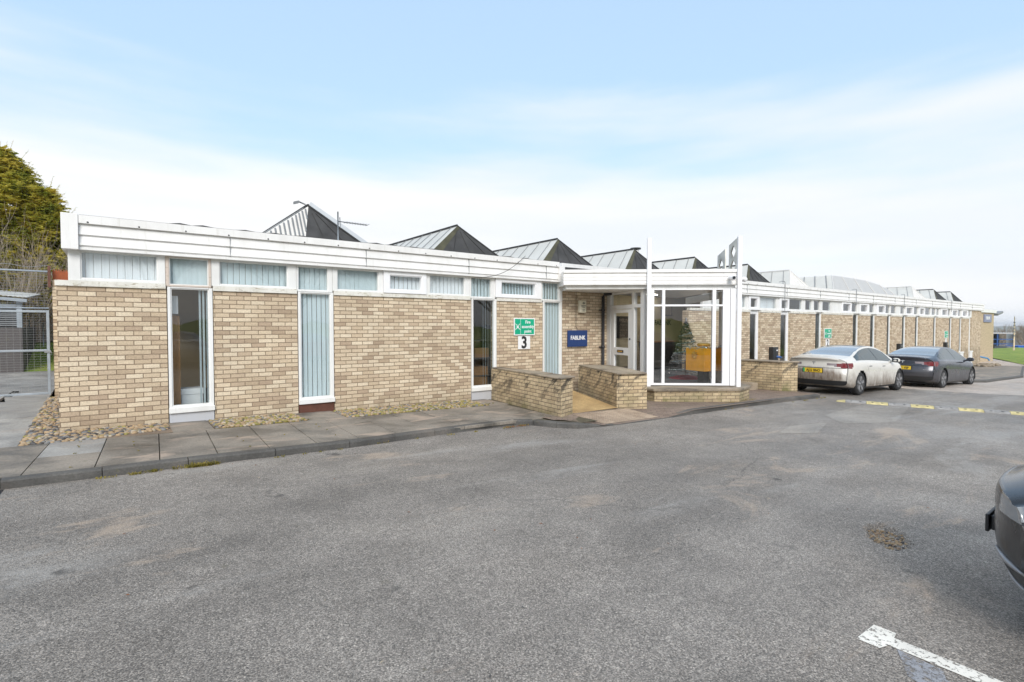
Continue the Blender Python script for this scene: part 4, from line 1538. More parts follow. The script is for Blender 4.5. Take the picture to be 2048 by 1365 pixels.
t = thing('alarm_box', 'cream alarm bell box high on the brick wall above the blue sign', 'alarm box', (9.33, 0, 1.93))
mb = MB()
mb.box(9.21, 9.455, -.10, -.001, 1.93, 2.265)
mb.build('casing', 'cream_plastic', t, bevel=.025)
mb = MB()
mb.lathe([(.012, -.1015), (.03, -.1020), (.03, -.1012)], (9.345, 0, 2.19), 'y', 12)
for sx in (-1, 1):
    mb.add([(9.345 + sx * .035, -.1025, 2.205), (9.345 + sx * .058, -.1025, 2.19), (9.345 + sx * .035, -.1025, 2.175)], [(0, 1, 2) if sx < 0 else (2, 1, 0)])
put_text(mb, 'SCOTT', (9.345, -.1015, 2.115), (1, 0, 0), (0, 0, 1), .048, .012)
for zz, ww in ((2.08, .05), (2.025, .045), (1.985, .04)):
    mb.box(9.345 - ww, 9.345 + ww, -.1025, -.1012, zz - .006, zz + .006)
mb.build('lettering', 'letter_black', t)

t = thing('company_sign', 'small grey blue name board on the roughcast end wing', 'sign', (58.1, 1.0, 1.9))
mb = MB()
mb.box(56.9, 59.35, .93, .998, 1.90, 2.56)
mb.build('board', 'grey_blue_sign', t)
mb = MB()
put_text(mb, 'FABLINK', (58.12, .926, 2.24), (1, 0, 0), (0, 0, 1), .36, .03)
mb.build('lettering', 'sign_white', t)

t = thing('floodlight', 'grey floodlight on an arm at the far top corner of the building', 'floodlight', (60.8, 1.0, 2.7))
mb = MB()
mb.tube([(60.5, 1.1, 2.62), (61.0, 1.0, 2.64)], .05, 6)
mb.build('arm', 'lead_grey', t)
mb = MB()
mb.obox((61.6, .95, 2.70), (.7, -.05, .12), (.0, .2, 0), (-.03, 0, .10))
mb.build('lamp_head', 'lead_grey', t, bevel=.04)

def cctv(name, label, c, aim):
    t = thing(name, label, 'camera', c, group='security cameras on the porch')
    c = Vector(c); aim = Vector(aim).normalized()
    mb = MB()
    mb.tube([c, c + aim * .06], [.045, .045], 10)
    mb.build('mount', 'white_plastic', t)
    mb = MB()
    mb.tube([c + aim * .06, c + aim * .10, c + aim * .16, c + aim * .19], [.05, .062, .062, .045], 12)
    h = mb.build('housing', 'white_plastic', t)
    mb = MB()
    mb.tube([c + aim * .186, c + aim * .197], [.036, .034], 12)
    mb.build('lens', 'black_plastic', t)
cctv('security_camera', 'white round security camera on the front of the canopy by the tall post', pp_(1.95, -.06, 2.75), (-.5, -.8, -.12))
cctv('security_camera', 'white tube security camera on the right end of the canopy', pp_(2.23, .05, 2.73), (.9, -.25, -.05))

def charger(u, z0, z1, label, plugged=False):
    t = thing('car_charger', label, 'charger', (u, 0, z0), group='car charging points on the wall')
    mb = MB()
    mb.box(u - .24, u + .02, -.20, -.021, z0, z1)
    mb.build('casing', 'black_plastic', t, bevel=.02)
    mb = MB()
    mb.box(u + .022, u + .24, -.16, -.021, z0, z1 - .01)
    f = mb.build('front_panel', 'black_iron', t, bevel=.01)
    mb = MB()
    mb.box(u + .07, u + .19, -.1635, -.1605, z1 - .16, z1 - .11)
    mb.build('status_label', 'sign_white', t)
    if plugged:
        mb = MB()
        mb.tube([(u + .13, -.16, z0 + .14), (u + .13, -.24, z0 + .13), (u + .2, -.30, z0 + .11)], .045, 8)
        mb.build('plug', 'blue_steel', t)
charger(19.65, .25, .77, 'black wall charging point with a blue plug, above the low wall', True)
charger(33.5, .0, .62, 'black wall charging point between the two parked saloons')
charger(41.95, -.10, .54, 'black wall charging point under the farthest assembly sign')
t = thing('charging_cable', 'black charging cable trailing from the wall point to the pale car', 'cable', (19.8, -.3, .3))
mb = MB()
cb = []
for i in range(26):
    k_ = i / 25
    a = Vector((19.85, -.30, .36)).lerp(Vector((15.25, -2.33, .42)), k_)
    a.z -= .30 * math.sin(math.pi * k_) * (1 if k_ < .5 else .6)
    cb.append(a)
mb.tube(cb, .014, 6)
mb.build('cable', 'black_plastic', t)
mb = MB()
mb.tube([cb[-2] + Vector((0, 0, .02)), cb[-1] + Vector((-.10, -.0, .02))], [.028, .034], 8)
mb.build('connector', 'blue_steel', t)

# aerial on the roof
t = thing('television_aerial', 'thin television aerial on a mast beside the leftmost pyramid rooflight', 'aerial', (3.3, 1.9, 3.05))
def aer(x, z): return (x + .42, 1.9, z)
mb = MB()
mb.tube([aer(3.02, 3.05), aer(3.02, 4.20)], .015, 6)
mb.build('mast', 'galvanised', t)
mb = MB()
mb.tube([aer(3.02, 3.98), aer(3.72, 3.97)], .012, 5)
for i in range(9):
    x = 3.62 + .065 * i
    mb.tube([(x, 1.78, 3.975), (x, 2.02, 3.975)], .006, 4)
mb.tube([(3.49, 1.88, 3.86), (3.49, 1.92, 4.08)], .01, 4)
mb.build('boom', 'lead_grey', t)
t = thing('roof_flue', 'short white flue with a flat cap among the rooflights', 'flue', (17.4, 6.0, 3.05))
mb = MB()
mb.lathe([(.15, 0), (.15, 1.95), (.0, 1.95)], (18.2, 5.5, 3.05), 'z', 12)
mb.build('pipe', 'white_roof_sheet', t)
mb = MB()
mb.lathe([(.0, 2.0), (.24, 2.0), (.24, 2.06), (0, 2.07)], (18.2, 5.5, 3.05), 'z', 12)
mb.build('cap', 'roof_felt', t)
t = thing('ridge_lamp', 'small lamp bracket on the peak of the clad rooflight', 'lamp', (3.39, 4, 4.7))
mb = MB()
mb.tube([(3.30, 3.95, 4.72), (3.12, 3.9, 4.76)], .02, 5)
mb.obox((3.06, 3.9, 4.73), (.06, 0, .02), (0, .05, 0), (0, 0, .03))
mb.build('bracket', 'lead_grey', t)

# ---- low walls by the entrance
def low_wall(poly, z0, z1, label, over=.045):
    c = Vector((sum(q[0] for q in poly) / len(poly), sum(q[1] for q in poly) / len(poly)))
    t = thing('low_wall', label, 'low wall', (c.x, c.y, z0 + .25), group='low brick walls by the entrance')
    mb = MB()
    mb.prism(poly, z0, z1 - .04)
    mb.build('brickwork', 'streaked_brick', t)
    big = []
    for q in poly:
        d = Vector(q) - c
        big.append((q[0] + (over if d.x > 0 else -over), q[1] + (over if d.y > 0 else -over)))
    mb = MB()
    # rough stone coping, cut in lengths
    a, b = (big[0], big[1]), (big[3], big[2])
    n = max(2, int((Vector(big[0]) - Vector(big[1])).length / .7))
    for i in range(n):
        t0, t1 = i / n + .004, (i + 1) / n - .004
        f = lambda s_, t_: Vector(s_[0]).lerp(Vector(s_[1]), t_)
        q = [f(a, t0), f(a, t1), f(b, t1), f(b, t0)]
        dz = random.uniform(-.006, .006)
        mb.prism([tuple(x) for x in q], z1 - .038, z1 + dz)
    mb.build('coping', 'coping_stone', t, bevel=.014)
# corners: far-left, near-left, near-right, far-right
low_wall([(6.38, -.03), (5.97, -2.90), (6.42, -2.74), (6.62, -.03)], -.5, .61, 'low brick wall with dark streaks, first on the left of the ramp')
low_wall([(8.72, -.55), (7.74, -2.70), (8.38, -2.98), (9.3, -1.1)], -.5, .59, 'low brick wall between the ramp and the glazed porch')
low_wall([(14.50, -.9), (14.66, -2.82), (15.08, -3.06), (14.95, -.9)], -.8, .555, 'low brick wall in front of the pale car')
# steps beside the third wall
mb = MB()
mb.prism([(12.9, -2.2), (14.5, -2.2), (14.5, -.02), (13.9, -.02)], -.6, -.10)
mb.prism([(13.3, -1.6), (14.5, -1.6), (14.5, -.02), (14.0, -.02)], -.6, .06)
tag(mb.build('entrance_steps', 'coping_stone', bevel=.012), kind='structure')

# ================================================================== things behind the glass
t = thing('wooden_board', 'tall plain wooden board leaning inside the first tall window', 'board', (.14, .35, .07))
mb = MB()
mb.box(.05, .19, .30, .33, .07, 1.75)
mb.build('plank', 'wood', t)
mb = MB()
mb.box(.055, .165, .22, .225, 1.78, 2.08)
mb.build('paper_note', 'sign_white', t)
t = thing('archive_box', 'white cardboard archive box with a lid behind the first tall window', 'box', (.36, .5, .2))
mb = MB()
mb.box(.20, .52, .36, .70, .07, .40)
mb.build('carton', 'carton_white', t)
mb = MB()
mb.box(.19, .53, .35, .71, .402, .50)
mb.build('lid', 'carton_white', t, bevel=.004)
t = thing('office_desk', 'wood panelled desk end inside the first office window', 'desk', (.9, 1.4, .06))
mb = MB()
mb.box(.75, 1.3, 1.1, 1.9, .76, .80)
mb.build('desk_top', 'desk_wood', t)
mb = MB()
mb.box(.78, .82, 1.15, 1.85, .06, .758)
mb.build('side_panel', 'desk_wood', t)
t = thing('storage_rack', 'rack of brown cartons seen through the third tall window', 'rack', (6.3, 1.2, .06))
mb = MB()
for z in (.30, .75, 1.2):
    mb.box(5.95, 7.05, .9, 1.4, z, z + .03)
for x in (5.95, 7.03):
    mb.box(x, x + .03, .9, 1.4, .06, 1.6)
mb.build('shelves', 'interior_dark', t)
for i, (x, z) in enumerate(((6.0, .062), (6.5, .062), (6.02, .332), (6.52, .332), (6.05, .782), (6.55, .782))):
    b_ = MB()
    b_.box(x, x + .42, .93, 1.3, z, z + random.uniform(.2, .26))
    o = b_.build('carton', 'carton_brown' if i != 4 else 'carton_white', loc=(x + .2, 1.1, z))
    tag(o, ('brown' if i != 4 else 'white') + ' carton on the rack inside the third tall window, ' + ('lower left on the floor', 'lower right on the floor', 'left on the bottom shelf', 'right on the bottom shelf', 'left on the middle shelf', 'right on the middle shelf')[i], 'carton', 'cartons on the storage rack')
# christmas tree
CTR = Vector((12.05, -1.40, .112))
def xmas():
    t = thing('christmas_tree', 'decorated artificial christmas tree with a red skirt behind the porch glass', 'christmas tree', CTR)
    H_ = 1.62
    mb = MB()
    rnd = random.Random(3)
    for i in range(3600):
        h = rnd.random() ** .8
        z = .26 + (H_ - .30) * h
        rmax = .62 * (1 - h) ** .85 + .02
        tier = .82 + .18 * math.cos(h * 60)
        a = rnd.random() * 6.283
        r_ = rmax * tier * (rnd.random() ** .45)
        c = CTR + Vector((r_ * math.cos(a), r_ * math.sin(a), z - r_ * .25))
        d = Vector((math.cos(a), math.sin(a), rnd.uniform(-.5, .25))).normalized() * rnd.uniform(.04, .085)
        s_ = Vector((-math.sin(a), math.cos(a), rnd.uniform(-.5, .5))).normalized() * .011
        mb.add([c - s_, c + d, c + s_], [(0, 1, 2)])
    mb.build('branches', 'tree_needles', t)
    mb = MB()
    mb.tube([CTR, CTR + Vector((0, 0, .5))], .03, 6)
    mb.build('trunk', 'bark', t)
    mb = MB()
    for i in range(46):
        h = rnd.random() ** 1.1 * .9
        a = rnd.random() * 6.283
        r_ = .50 * (1 - h) ** .85
        mb.blob(CTR + Vector((r_ * math.cos(a), r_ * math.sin(a), .28 + (H_ - .30) * h - r_ * .25)), .022, .022, .022, 0, 8, 6)
    mb.build('baubles', 'silver', t)['kind'] = 'stuff'
    mb = MB()
    pts = []
    for i in range(120):
        h = i / 120
        a = h * 6.283 * 6
        r_ = .50 * (1 - h) ** .85 + .02
        pts.append(CTR + Vector((r_ * math.cos(a), r_ * math.sin(a), .28 + (H_ - .32) * h - r_ * .25)))
    mb.tube(pts, .012, 4)
    mb.build('garland', 'tinsel', t)
    mb = MB()
    mb.lathe([(.0, .16), (.018, .10), (.045, 0.), (.0, 0.)], CTR + Vector((0, 0, H_ - .06)), 'z', 8)
    mb.build('tree_topper', 'silver', t)
    mb = MB()
    mb.lathe([(.06, .10), (.25, .07), (.42, .02), (.46, .004)], CTR, 'z', 20)
    mb.build('tree_skirt', 'red_cloth', t)
xmas()
t = thing('gift_box', 'large orange wrapped gift box with gold bow and tinsel beside the christmas tree', 'gift box', (11.55, -2.28, .112))
gc = Vector((11.55, -2.28, .0))
ga = R(-10)
gx = Vector((math.cos(ga), math.sin(ga), 0)); gy = Vector((-math.sin(ga), math.cos(ga), 0))
mb = MB()
mb.obox(gc + Z3 * .72, gx * .31, gy * .31, Z3 * .30)
mb.build('wrapped_box', 'orange_foil', t, bevel=.01)
mb = MB()
mb.obox(gc + Z3 * .265, gx * .10, gy * .10, Z3 * .153)
mb.build('stand', 'black_plastic', t)
mb = MB()
for i in range(14):
    a = 6.283 * i / 14
    c = gc + Z3 * 1.09 + gx * .10 * math.cos(a) + gy * .10 * math.sin(a)
    mb.blob(c, .07, .05, .045, 0, 8, 5, a)
fc = gc - gx * .315 - gy * .02 + Z3 * .84
for i in range(8):
    a = 6.283 * i / 8
    d = gy * math.cos(a) * .11 + Z3 * math.sin(a) * .11
    s_ = gy * -math.sin(a) * .024 + Z3 * math.cos(a) * .024
    mb.add([fc, fc + d * .7 + s_ - gx * .03, fc + d - gx * .012, fc + d * .7 - s_ - gx * .03], [(0, 1, 2, 3)])
mb.build('bow', 'gold_ribbon', t)
mb = MB()
cs = [gc + Z3 * 1.05 + gx * a + gy * b for a, b in ((-.31, -.31), (.31, -.31), (.31, .31), (-.31, .31), (-.31, -.31))]
rr = random.Random(5)
for i in range(4):
    for j in range(60):
        c = cs[i].lerp(cs[i + 1], j / 60) + Z3 * (-.05 * math.sin(math.pi * j / 60))
        d = Vector((rr.uniform(-1, 1), rr.uniform(-1, 1), rr.uniform(-1, 1))).normalized() * .045
        s_ = d.cross(Vector((rr.random(), rr.random(), rr.random()))).normalized() * .006
        mb.add([c - d - s_, c + d, c - d + s_], [(0, 1, 2)])
mb.build('tinsel_garland', 'tinsel', t)
t = thing('notice_board', 'dark notice board hung with silver tinsel behind the entrance door', 'notice board', (13.95, 2.46, 1.15))
mb = MB()
mb.box(13.5, 14.4, 2.45, 2.498, 1.15, 1.93)
mb.build('board', 'letter_black', t)
mb = MB()
put_text(mb, 'FABLINK', (13.93, 2.446, 1.78), (1, 0, 0), (0, 0, 1), .15, .02)
mb.build('lettering', 'silver', t)
t = thing('picture_frame', 'small framed picture on the cream reception wall', 'picture', (16.5, 2.48, 2.0))
mb = MB()
mb.box(16.1, 16.75, 2.465, 2.498, 1.98, 2.4)
mb.build('frame', 'letter_black', t)
mb = MB()
mb.box(16.14, 16.71, 2.46, 2.464, 2.02, 2.36)
mb.build('print', 'interior_wall', t)
t = thing('reflection_counter', 'dark counter added in place of a reflection on the porch glass', 'counter', (15, 1.75, .112))  # dark block added to stand in for a reflection on the glass
mb = MB()
mb.box(14.2, 15.8, 1.5, 2.0, .113, 1.0)
mb.build('front', 'interior_dark', t)
mb = MB()
mb.box(14.16, 15.84, 1.46, 2.04, 1.002, 1.04)
mb.build('counter_top', 'desk_wood', t)
#PART2
# ================================================================== cars
def pchip(keys):
    xs = [k[0] for k in keys]; ys_ = [k[1] for k in keys]
    n = len(xs)
    d = [(ys_[i + 1] - ys_[i]) / (xs[i + 1] - xs[i]) for i in range(n - 1)]
    m = [d[0]] + [0 if d[i - 1] * d[i] <= 0 else 2 * d[i - 1] * d[i] / (d[i - 1] + d[i]) for i in range(1, n - 1)] + [d[-1]]
    def f(x):
        if x <= xs[0]: return ys_[0]
        if x >= xs[-1]: return ys_[-1]
        i = 0
        while x > xs[i + 1]: i += 1
        h = xs[i + 1] - xs[i]; t = (x - xs[i]) / h
        return ys_[i] * (1 + 2 * t) * (1 - t) ** 2 + m[i] * h * t * (1 - t) ** 2 + ys_[i + 1] * t * t * (3 - 2 * t) + m[i + 1] * h * t * t * (t - 1)
    return f
sm = lambda a, b, x: (lambda t: t * t * (3 - 2 * t))(max(0., min(1., (x - a) / (b - a))))
ZTOP = pchip([(-2.40, 1.055), (-2.33, 1.085), (-2.2, 1.09), (-1.9, 1.115), (-1.6, 1.175), (-1.2, 1.29), (-.8, 1.38), (-.35, 1.432), (.0, 1.443), (.35, 1.422), (.7, 1.345), (1.0, 1.22), (1.25, 1.095), (1.42, 1.02), (1.55, .985), (1.8, .92), (2.05, .835), (2.2, .76), (2.3, .69)])
ZSH = pchip([(-2.4, .955), (-1.5, .965), (-.5, .94), (.5, .90), (1.3, .865), (1.8, .80), (2.1, .72), (2.3, .63)])
WID = pchip([(-2.4, .835), (-2.2, .885), (-1.8, .922), (-1.4, .93), (-.9, .915), (0, .905), (.9, .915), (1.4, .925), (1.7, .91), (2.0, .86), (2.3, .75)])
ZBOT = pchip([(-2.4, .30), (-2.2, .24), (-1.9, .19), (0, .15), (1.9, .17), (2.15, .20), (2.3, .24)])
TAIL = pchip([(.2, .16), (.32, .06), (.45, -.03), (.58, -.055), (.68, -.03), (.78, .0), (.95, .02), (1.05, -.02), (1.1, -.03)])
NOSE = pchip([(.15, -.14), (.24, -.02), (.33, .03), (.5, .055), (.6, .04), (.68, .0), (.76, -.05)])
WB = 1.4375; WR = .335
def csec(x):
    w_ = WID(x); zt = ZTOP(x); zs = min(ZSH(x), zt - .035); zb = ZBOT(x)
    z8 = zt - .05
    y8 = .885 * w_ - max(0, z8 - zs) * .60
    y7 = (.905 * w_ + y8) / 2 + .012; z7 = (zs + .03 + z8) / 2
    cab = sm(.05, .30, zt - zs)
    ctl = [(0, zb), (w_ * .80, zb), (w_ * .955, zb + .06), (w_ * .985, zb + .17), (w_, (zb + zs) / 2 + .04), (w_ * .985, zs - .10), (w_ * .955, zs - .005), (w_ * .915, zs + .028), (y7, z7), (y8, z8), (y8 * .90, zt - .024), (y8 * .55, zt - .006), (0, zt)]
    return ctl
def crom(ctl, per):
    P = [Vector((a, b, 0)) for a, b in ctl]
    P = [Vector((-P[1].x, P[1].y, 0))] + P + [Vector((-P[-2].x, P[-2].y, 0))]
    outp = []
    for i in range(1, len(P) - 2):
        for j in range(per):
            t = j / per
            p0, p1, p2, p3 = P[i - 1:i + 3]
            q = .5 * ((2 * p1) + (p2 - p0) * t + (2 * p0 - 5 * p1 + 4 * p2 - p3) * t * t + (3 * p1 - p0 - 3 * p2 + p3) * t ** 3)
            outp.append((max(q.x, 0), q.y, i - 1 + t))
    outp.append((0, P[-2].y, len(ctl) - 1))
    return outp
XA, XB = -2.36, 2.23
BOW = [.46, 0.]
def warp(x, y, z):
    bt = 1 - sm(-2.36, -1.75, x); bn = sm(1.45, 2.23, x)
    q = min(1., abs(y) / .86)
    return x + bt * (TAIL(z) + .24 * q ** 3.2) + bn * (NOSE(z) + BOW[1] * sm(.55, .75, z) - BOW[0] * q ** 2.6)

def classify(x, y, z, t, cap):
    ay = abs(y)
    if cap == 0:
        for s_ in (-1, 1):
            if ay > .60 and math.hypot(x - s_ * WB, z - WR) < .378:
                return None
        zs = ZSH(x)
        if 7.15 < t < 8.9 and -1.62 < x < 1.12:
            top = ZTOP(x) - .062
            if z > zs + .045 and z < top - .012 and (x < 1.02 - (z - .93) * .9) and (x > -1.58 + (z - 1.02) * .25):
                if -.075 < x + (z - 1.1) * .12 < -.02 or -1.13 < x + (z - 1.1) * .10 < -1.10:
                    return 'trim'
                return 'side_window'
            if z > zs + .028 and z < top + .008 and x < 1.10 - (z - .93) * .9 and x > -1.62:
                return 'trim'
        if t > 9.7 or (t > 9.2 and ay < .62):
            if -1.70 < x < -.62: return 'rear_window'
            if .50 < x < 1.36: return 'windscreen'
            if -.60 <= x <= .48: return 'roof_glass'
    if x < -1.95:
        lo, hi = .795 + .06 * sm(.80, .42, ay), .935 - .015 * sm(.85, .5, ay)
        if cap != 1 and x < -2.05 + 0 and .80 < z < .935 and ay > .7 and t < 7.2:
            return 'tail_light'
        if cap == -1 and lo < z < hi and ay > .60: return 'tail_light'
        if cap == -1 and lo < z < hi and ay > .36: return 'reversing_light'
        if cap == -1 and z < .40 and ay < .80: return 'lower_trim'
        if cap == -1 and .355 < z < .43: return 'lower_trim'
    if z < .235 and (cap != 0 or t < 3.6):
        return 'lower_trim'
    if cap == 1 and z < .36 and ay < .62: return 'lower_trim'
    if x > 1.55 and .615 < z < .735 and .52 < ay and cap != 0 or (cap == 0 and 1.62 < x and .63 < z < .755 and t < 7.6 and t > 5.2 and ay > .5):
        return 'headlight'
    return 'body'

MAT_OF = {'side_window': 'car_glass', 'rear_window': 'car_rear_glass', 'windscreen': 'car_glass', 'roof_glass': 'car_roof_glass', 'trim': 'black_plastic', 'lower_trim': 'black_plastic', 'tail_light': 'tail_lens', 'reversing_light': 'clear_lens', 'headlight': 'headlight_lens'}
k = NT('car_glass')
k.col((.035, .048, .044)); k.rough(.03)
k.b.inputs['Specular IOR Level'].default_value = .5
k.b.inputs['Coat Weight'].default_value = .15
MAT['car_glass'] = k.m
k = NT('car_rear_glass')
k.col((.20, .21, .215)); k.rough(.08)  # dusty film and sky reflection both put into the pale base colour
k.b.inputs['Specular IOR Level'].default_value = 1.0
k.b.inputs['Coat Weight'].default_value = 1.0
MAT['car_rear_glass'] = k.m
k = NT('car_roof_glass')
k.col((.03, .032, .036)); k.rough(.16)
k.b.inputs['Specular IOR Level'].default_value = .8
MAT['car_roof_glass'] = k.m
simple('tail_lens', (.16, .012, .016), .12, var=.2, coat=.8)
simple('clear_lens', (.24, .20, .21), .15, var=.2, coat=.8)
simple('headlight_lens', (.22, .235, .25), .06, var=.1, coat=1)
simple('plate_yellow', (.78, .52, .03), .45, var=.05)
simple('plate_green', (.05, .42, .16), .45, var=.05)
def paint(name, c, dirt_c=None, dirt=0., metallic=0.):
    k = NT(name)
    col = c
    if dirt:
        o_ = k.obj()
        s = k.xyz(o_)
        n1 = k.noise(o_, 5, 6, .65, sc=(.9, 1.2, .35))
        n2 = k.noise(o_, 18, 4, .6, sc=(1, 1, .2))
        h = k.rng(s[2], .25, .92, 1, 0)
        tail = k.rng(s[0], -2.20, -2.42, 0, 1.0)
        f = k.math('ADD', k.math('MULTIPLY', h, 1.0), k.math('MULTIPLY', k.math('SUBTRACT', n1, .5), 1.4))
        f = k.math('ADD', f, k.math('MULTIPLY', tail, k.rng(s[2], .97, .60, 0, 1)))
        f = k.math('MULTIPLY', k.rng(f, .25, 1.15, 0, 1, True), dirt)
        f = k.math('MULTIPLY', f, k.rng(n2, .3, .65, .72, 1))
        col = k.mix(f, c, dirt_c)
        k.rough(k.rng(f, 0, .5, .22, .75))
    else:
        k.rough(.25)
    k.col(col)
    k.b.inputs['Metallic'].default_value = metallic
    k.b.inputs['Coat Weight'].default_value = .55 if not dirt else .35
    k.b.inputs['Coat Roughness'].default_value = .05
    MAT[name] = k.m
paint('pale_car_paint', (.66, .635, .585), (.125, .085, .055), .95)
paint('grey_car_paint', (.055, .058, .072), (.12, .11, .10), .30, .35)
paint('dark_car_paint', (.011, .012, .015), (.12, .115, .11), .38, .1)
paint('red_car_paint', (.32, .012, .015))

def side_y(x, z):
    s_ = crom(csec(x), 6)
    best = None
    for a, b in zip(s_, s_[1:]):
        if a[2] < 2: continue
        if min(a[1], b[1]) <= z <= max(a[1], b[1]) and abs(a[1] - b[1]) > 1e-6:
            return a[0] + (b[0] - a[0]) * (z - a[1]) / (b[1] - a[1])
    return s_[24][0]

def car(name, label, cat, loc, yaw, pitch, paint_m, plate=None, group=None, nx=190, per=5, brand_mark=True, front=False, simple_car=False):
    t = thing(name, label, cat, loc, (0, R(pitch), R(yaw)), group)
    parts = {}
    xsn = [XA + (XB - XA) * i / nx for i in range(nx + 1)]
    grid = []
    for x in xsn:
        s_ = crom(csec(x), per)
        right = [(x, -a, b, t_) for a, b, t_ in s_]
        left = [(x, a, b, t_) for a, b, t_ in s_]
        loop = right + left[::-1][1:-1]
        grid.append(loop)
    m_ = len(grid[0])
    V = [[(warp(x, y, z), y, z) for x, y, z, q in row] for row in grid]
    def put(key, quad):
        if key in ('tail_light', 'reversing_light', 'headlight', 'side_window'):
            key = key + ('|l' if sum(q[1] for q in quad) > 0 else '|r')
        mb = parts.setdefault(key, (MB(), {}))
        ids = []
        for p_ in quad:
            kk = (round(p_[0], 5), round(p_[1], 5), round(p_[2], 5))
            if kk not in mb[1]:
                mb[1][kk] = len(mb[0].v)
                mb[0].v.append(p_)
            ids.append(mb[1][kk])
        if len(set(ids)) < 3: return
        u_ = []
        for i in ids:
            if i not in u_: u_.append(i)
        mb[0].f.append(tuple(u_)); mb[0].mi.append(0); mb[0].sm.append(True)
    for i in range(nx):
        for j in range(m_):
            j2 = (j + 1) % m_
            a, b, c, d = grid[i][j], grid[i + 1][j], grid[i + 1][j2], grid[i][j2]
            key = classify((a[0] + c[0]) / 2, (a[1] + c[1]) / 2, (a[2] + c[2]) / 2, (a[3] + c[3]) / 2, 0)
            if key:
                put(key, [V[i][j], V[i][j2], V[i + 1][j2], V[i + 1][j]])
    half = len(crom(csec(0), per))
    for cap, row, x in ((-1, grid[0], XA), (1, grid[-1], XB)):     # tail and nose faces
        rs = row[:half]
        M_ = 56
        pts = []
        for (xx, y, z, q) in rs:
            pts.append([(warp(x, y + (-2 * y) * k_ / M_, z), y + (-2 * y) * k_ / M_, z) for k_ in range(M_ + 1)])
        for i in range(half - 1):
            for j in range(M_):
                q = [pts[i][j], pts[i][j + 1], pts[i + 1][j + 1], pts[i + 1][j]]
                cx = sum(p_[0] for p_ in q) / 4; cy = sum(p_[1] for p_ in q) / 4; cz = sum(p_[2] for p_ in q) / 4
                key = classify(cx, cy, cz, 5, cap)
                put(key or 'body', q[::-1] if cap < 0 else q)
    body = None
    for key in sorted(parts, key=lambda q: q != 'body'):
        base = key.split('|')[0]
        o = parts[key][0].build(base, MAT_OF.get(base, paint_m), t, local=True)
        if base == 'body':
            body = o
    OFF[t.name] = Vector((0, 0, 0))
    # wheel wells and wheels
    mb = MB()
    for sx in (-1, 1):
        for sy in (-1, 1):
            v = []; f = []
            for i in range(25):
                a = math.pi * i / 24 * 1.16 - .25
                for yy in (.58, .905):
                    v.append((sx * WB + .385 * math.cos(a), sy * yy, WR + .385 * math.sin(a)))
            for i in range(24):
                f.append((2 * i, 2 * i + 1, 2 * i + 3, 2 * i + 2))
            mb.add(v, f, 0, True)
            mb.box(sx * WB - .39, sx * WB + .39, sy * .57, sy * .58, .14, .72)
    mb.box(-2.0, 1.95, -.56, .56, .16, .2)
    mb.build('underbody', 'black_plastic', t, local=True)
    for sx in (-1, 1):
        for sy in (-1, 1):
            c = (sx * WB, sy * .79, WR)
            mb = MB()
            mb.lathe([(.235, -.11), (.30, -.115), (.328, -.09), (.335, -.05), (.335, .05), (.328, .09), (.30, .115), (.235, .11)], c, 'y', 40)
            wh = mb.build('wheel', 'tyre', t, local=True)
            mb = MB()
            o_ = .105 * sy
            mb.lathe([(.0, .085 * sy), (.06, .088 * sy), (.15, .082 * sy), (.225, .102 * sy), (.24, .106 * sy), (.243, .07 * sy)], c, 'y', 40)
            mb.build('wheel_cover', 'wheel_cover', wh, local=True)
            mb = MB()
            for i in range(5):                       # five blades
                a = 2 * math.pi * i / 5 + .3
                p1 = []
                for r_, w__ in ((.075, .030), (.215, .052)):
                    for sgn in (-1, 1):
                        aa = a + sgn * w__ / r_ * .8
                        p1.append((c[0] + r_ * math.cos(aa), c[1] + (.108 if r_ < .1 else .118) * sy, c[2] + r_ * math.sin(aa)))
                p2 = [(x, y - .03 * sy, z) for x, y, z in p1]
                mb.add(p1 + p2, [(0, 1, 3, 2), (0, 2, 6, 4), (1, 5, 7, 3), (2, 3, 7, 6), (0, 4, 5, 1)])
            mb.lathe([(.0, .104 * sy), (.035, .102 * sy), (.04, .08 * sy)], c, 'y', 16)
            mb.build('wheel_spokes', 'wheel_blade', wh, local=True)
    # shut lines
    mb = MB()
    def ribbon(pts, w_=.007, o_=.0025):
        for sy in (-1, 1):
            q = []
            for x, z in pts:
                q.append(Vector((warp(x, .9, z), sy * (side_y(x, z) + o_), z)))
            for a, b in zip(q, q[1:]):
                d = (b - a).normalized()
                nn = Vector((0, sy, 0)).cross(d).normalized() * w_ / 2
                mb.add([a - nn, a + nn, b + nn, b - nn], [(0, 1, 2, 3) if sy < 0 else (3, 2, 1, 0)])
    if not simple_car:
        ribbon([(.98, .92), (1.0, .80), (1.0, .55), (.97, .36), (.93, .28)])
        ribbon([(-.04, .97), (-.06, .75), (-.06, .45), (-.06, .28)])
        ribbon([(-1.08, 1.0), (-1.0, .85), (-.93, .72), (-.90, .5), (-.90, .28)])
        ribbon([(.93, .285), (-.06, .285), (-.90, .285)], .006)
        mb.build('shut_lines', 'letter_black', t, local=True)
        for sy in (-1, 1):
            for x in (-.78, .22):
                mb = MB()
                z = .815 + (.02 if x < 0 else 0)
                y = side_y(x, z)
                mb.obox((x, sy * (y + .002), z), (.10, 0, .0), (0, .006, 0), (0, 0, .011))
                mb.build('door_handle', 'wheel_cover', t, local=True, bevel=.004)
            mb = MB()
            y = side_y(1.32, .66)
            mb.add([(1.22, sy * (y + .006), .67), (1.36, sy * (y + .006), .695), (1.36, sy * (y + .006), .66)], [(0, 1, 2) if sy < 0 else (2, 1, 0)])
            mb.build('side_camera', 'letter_black', t, local=True)
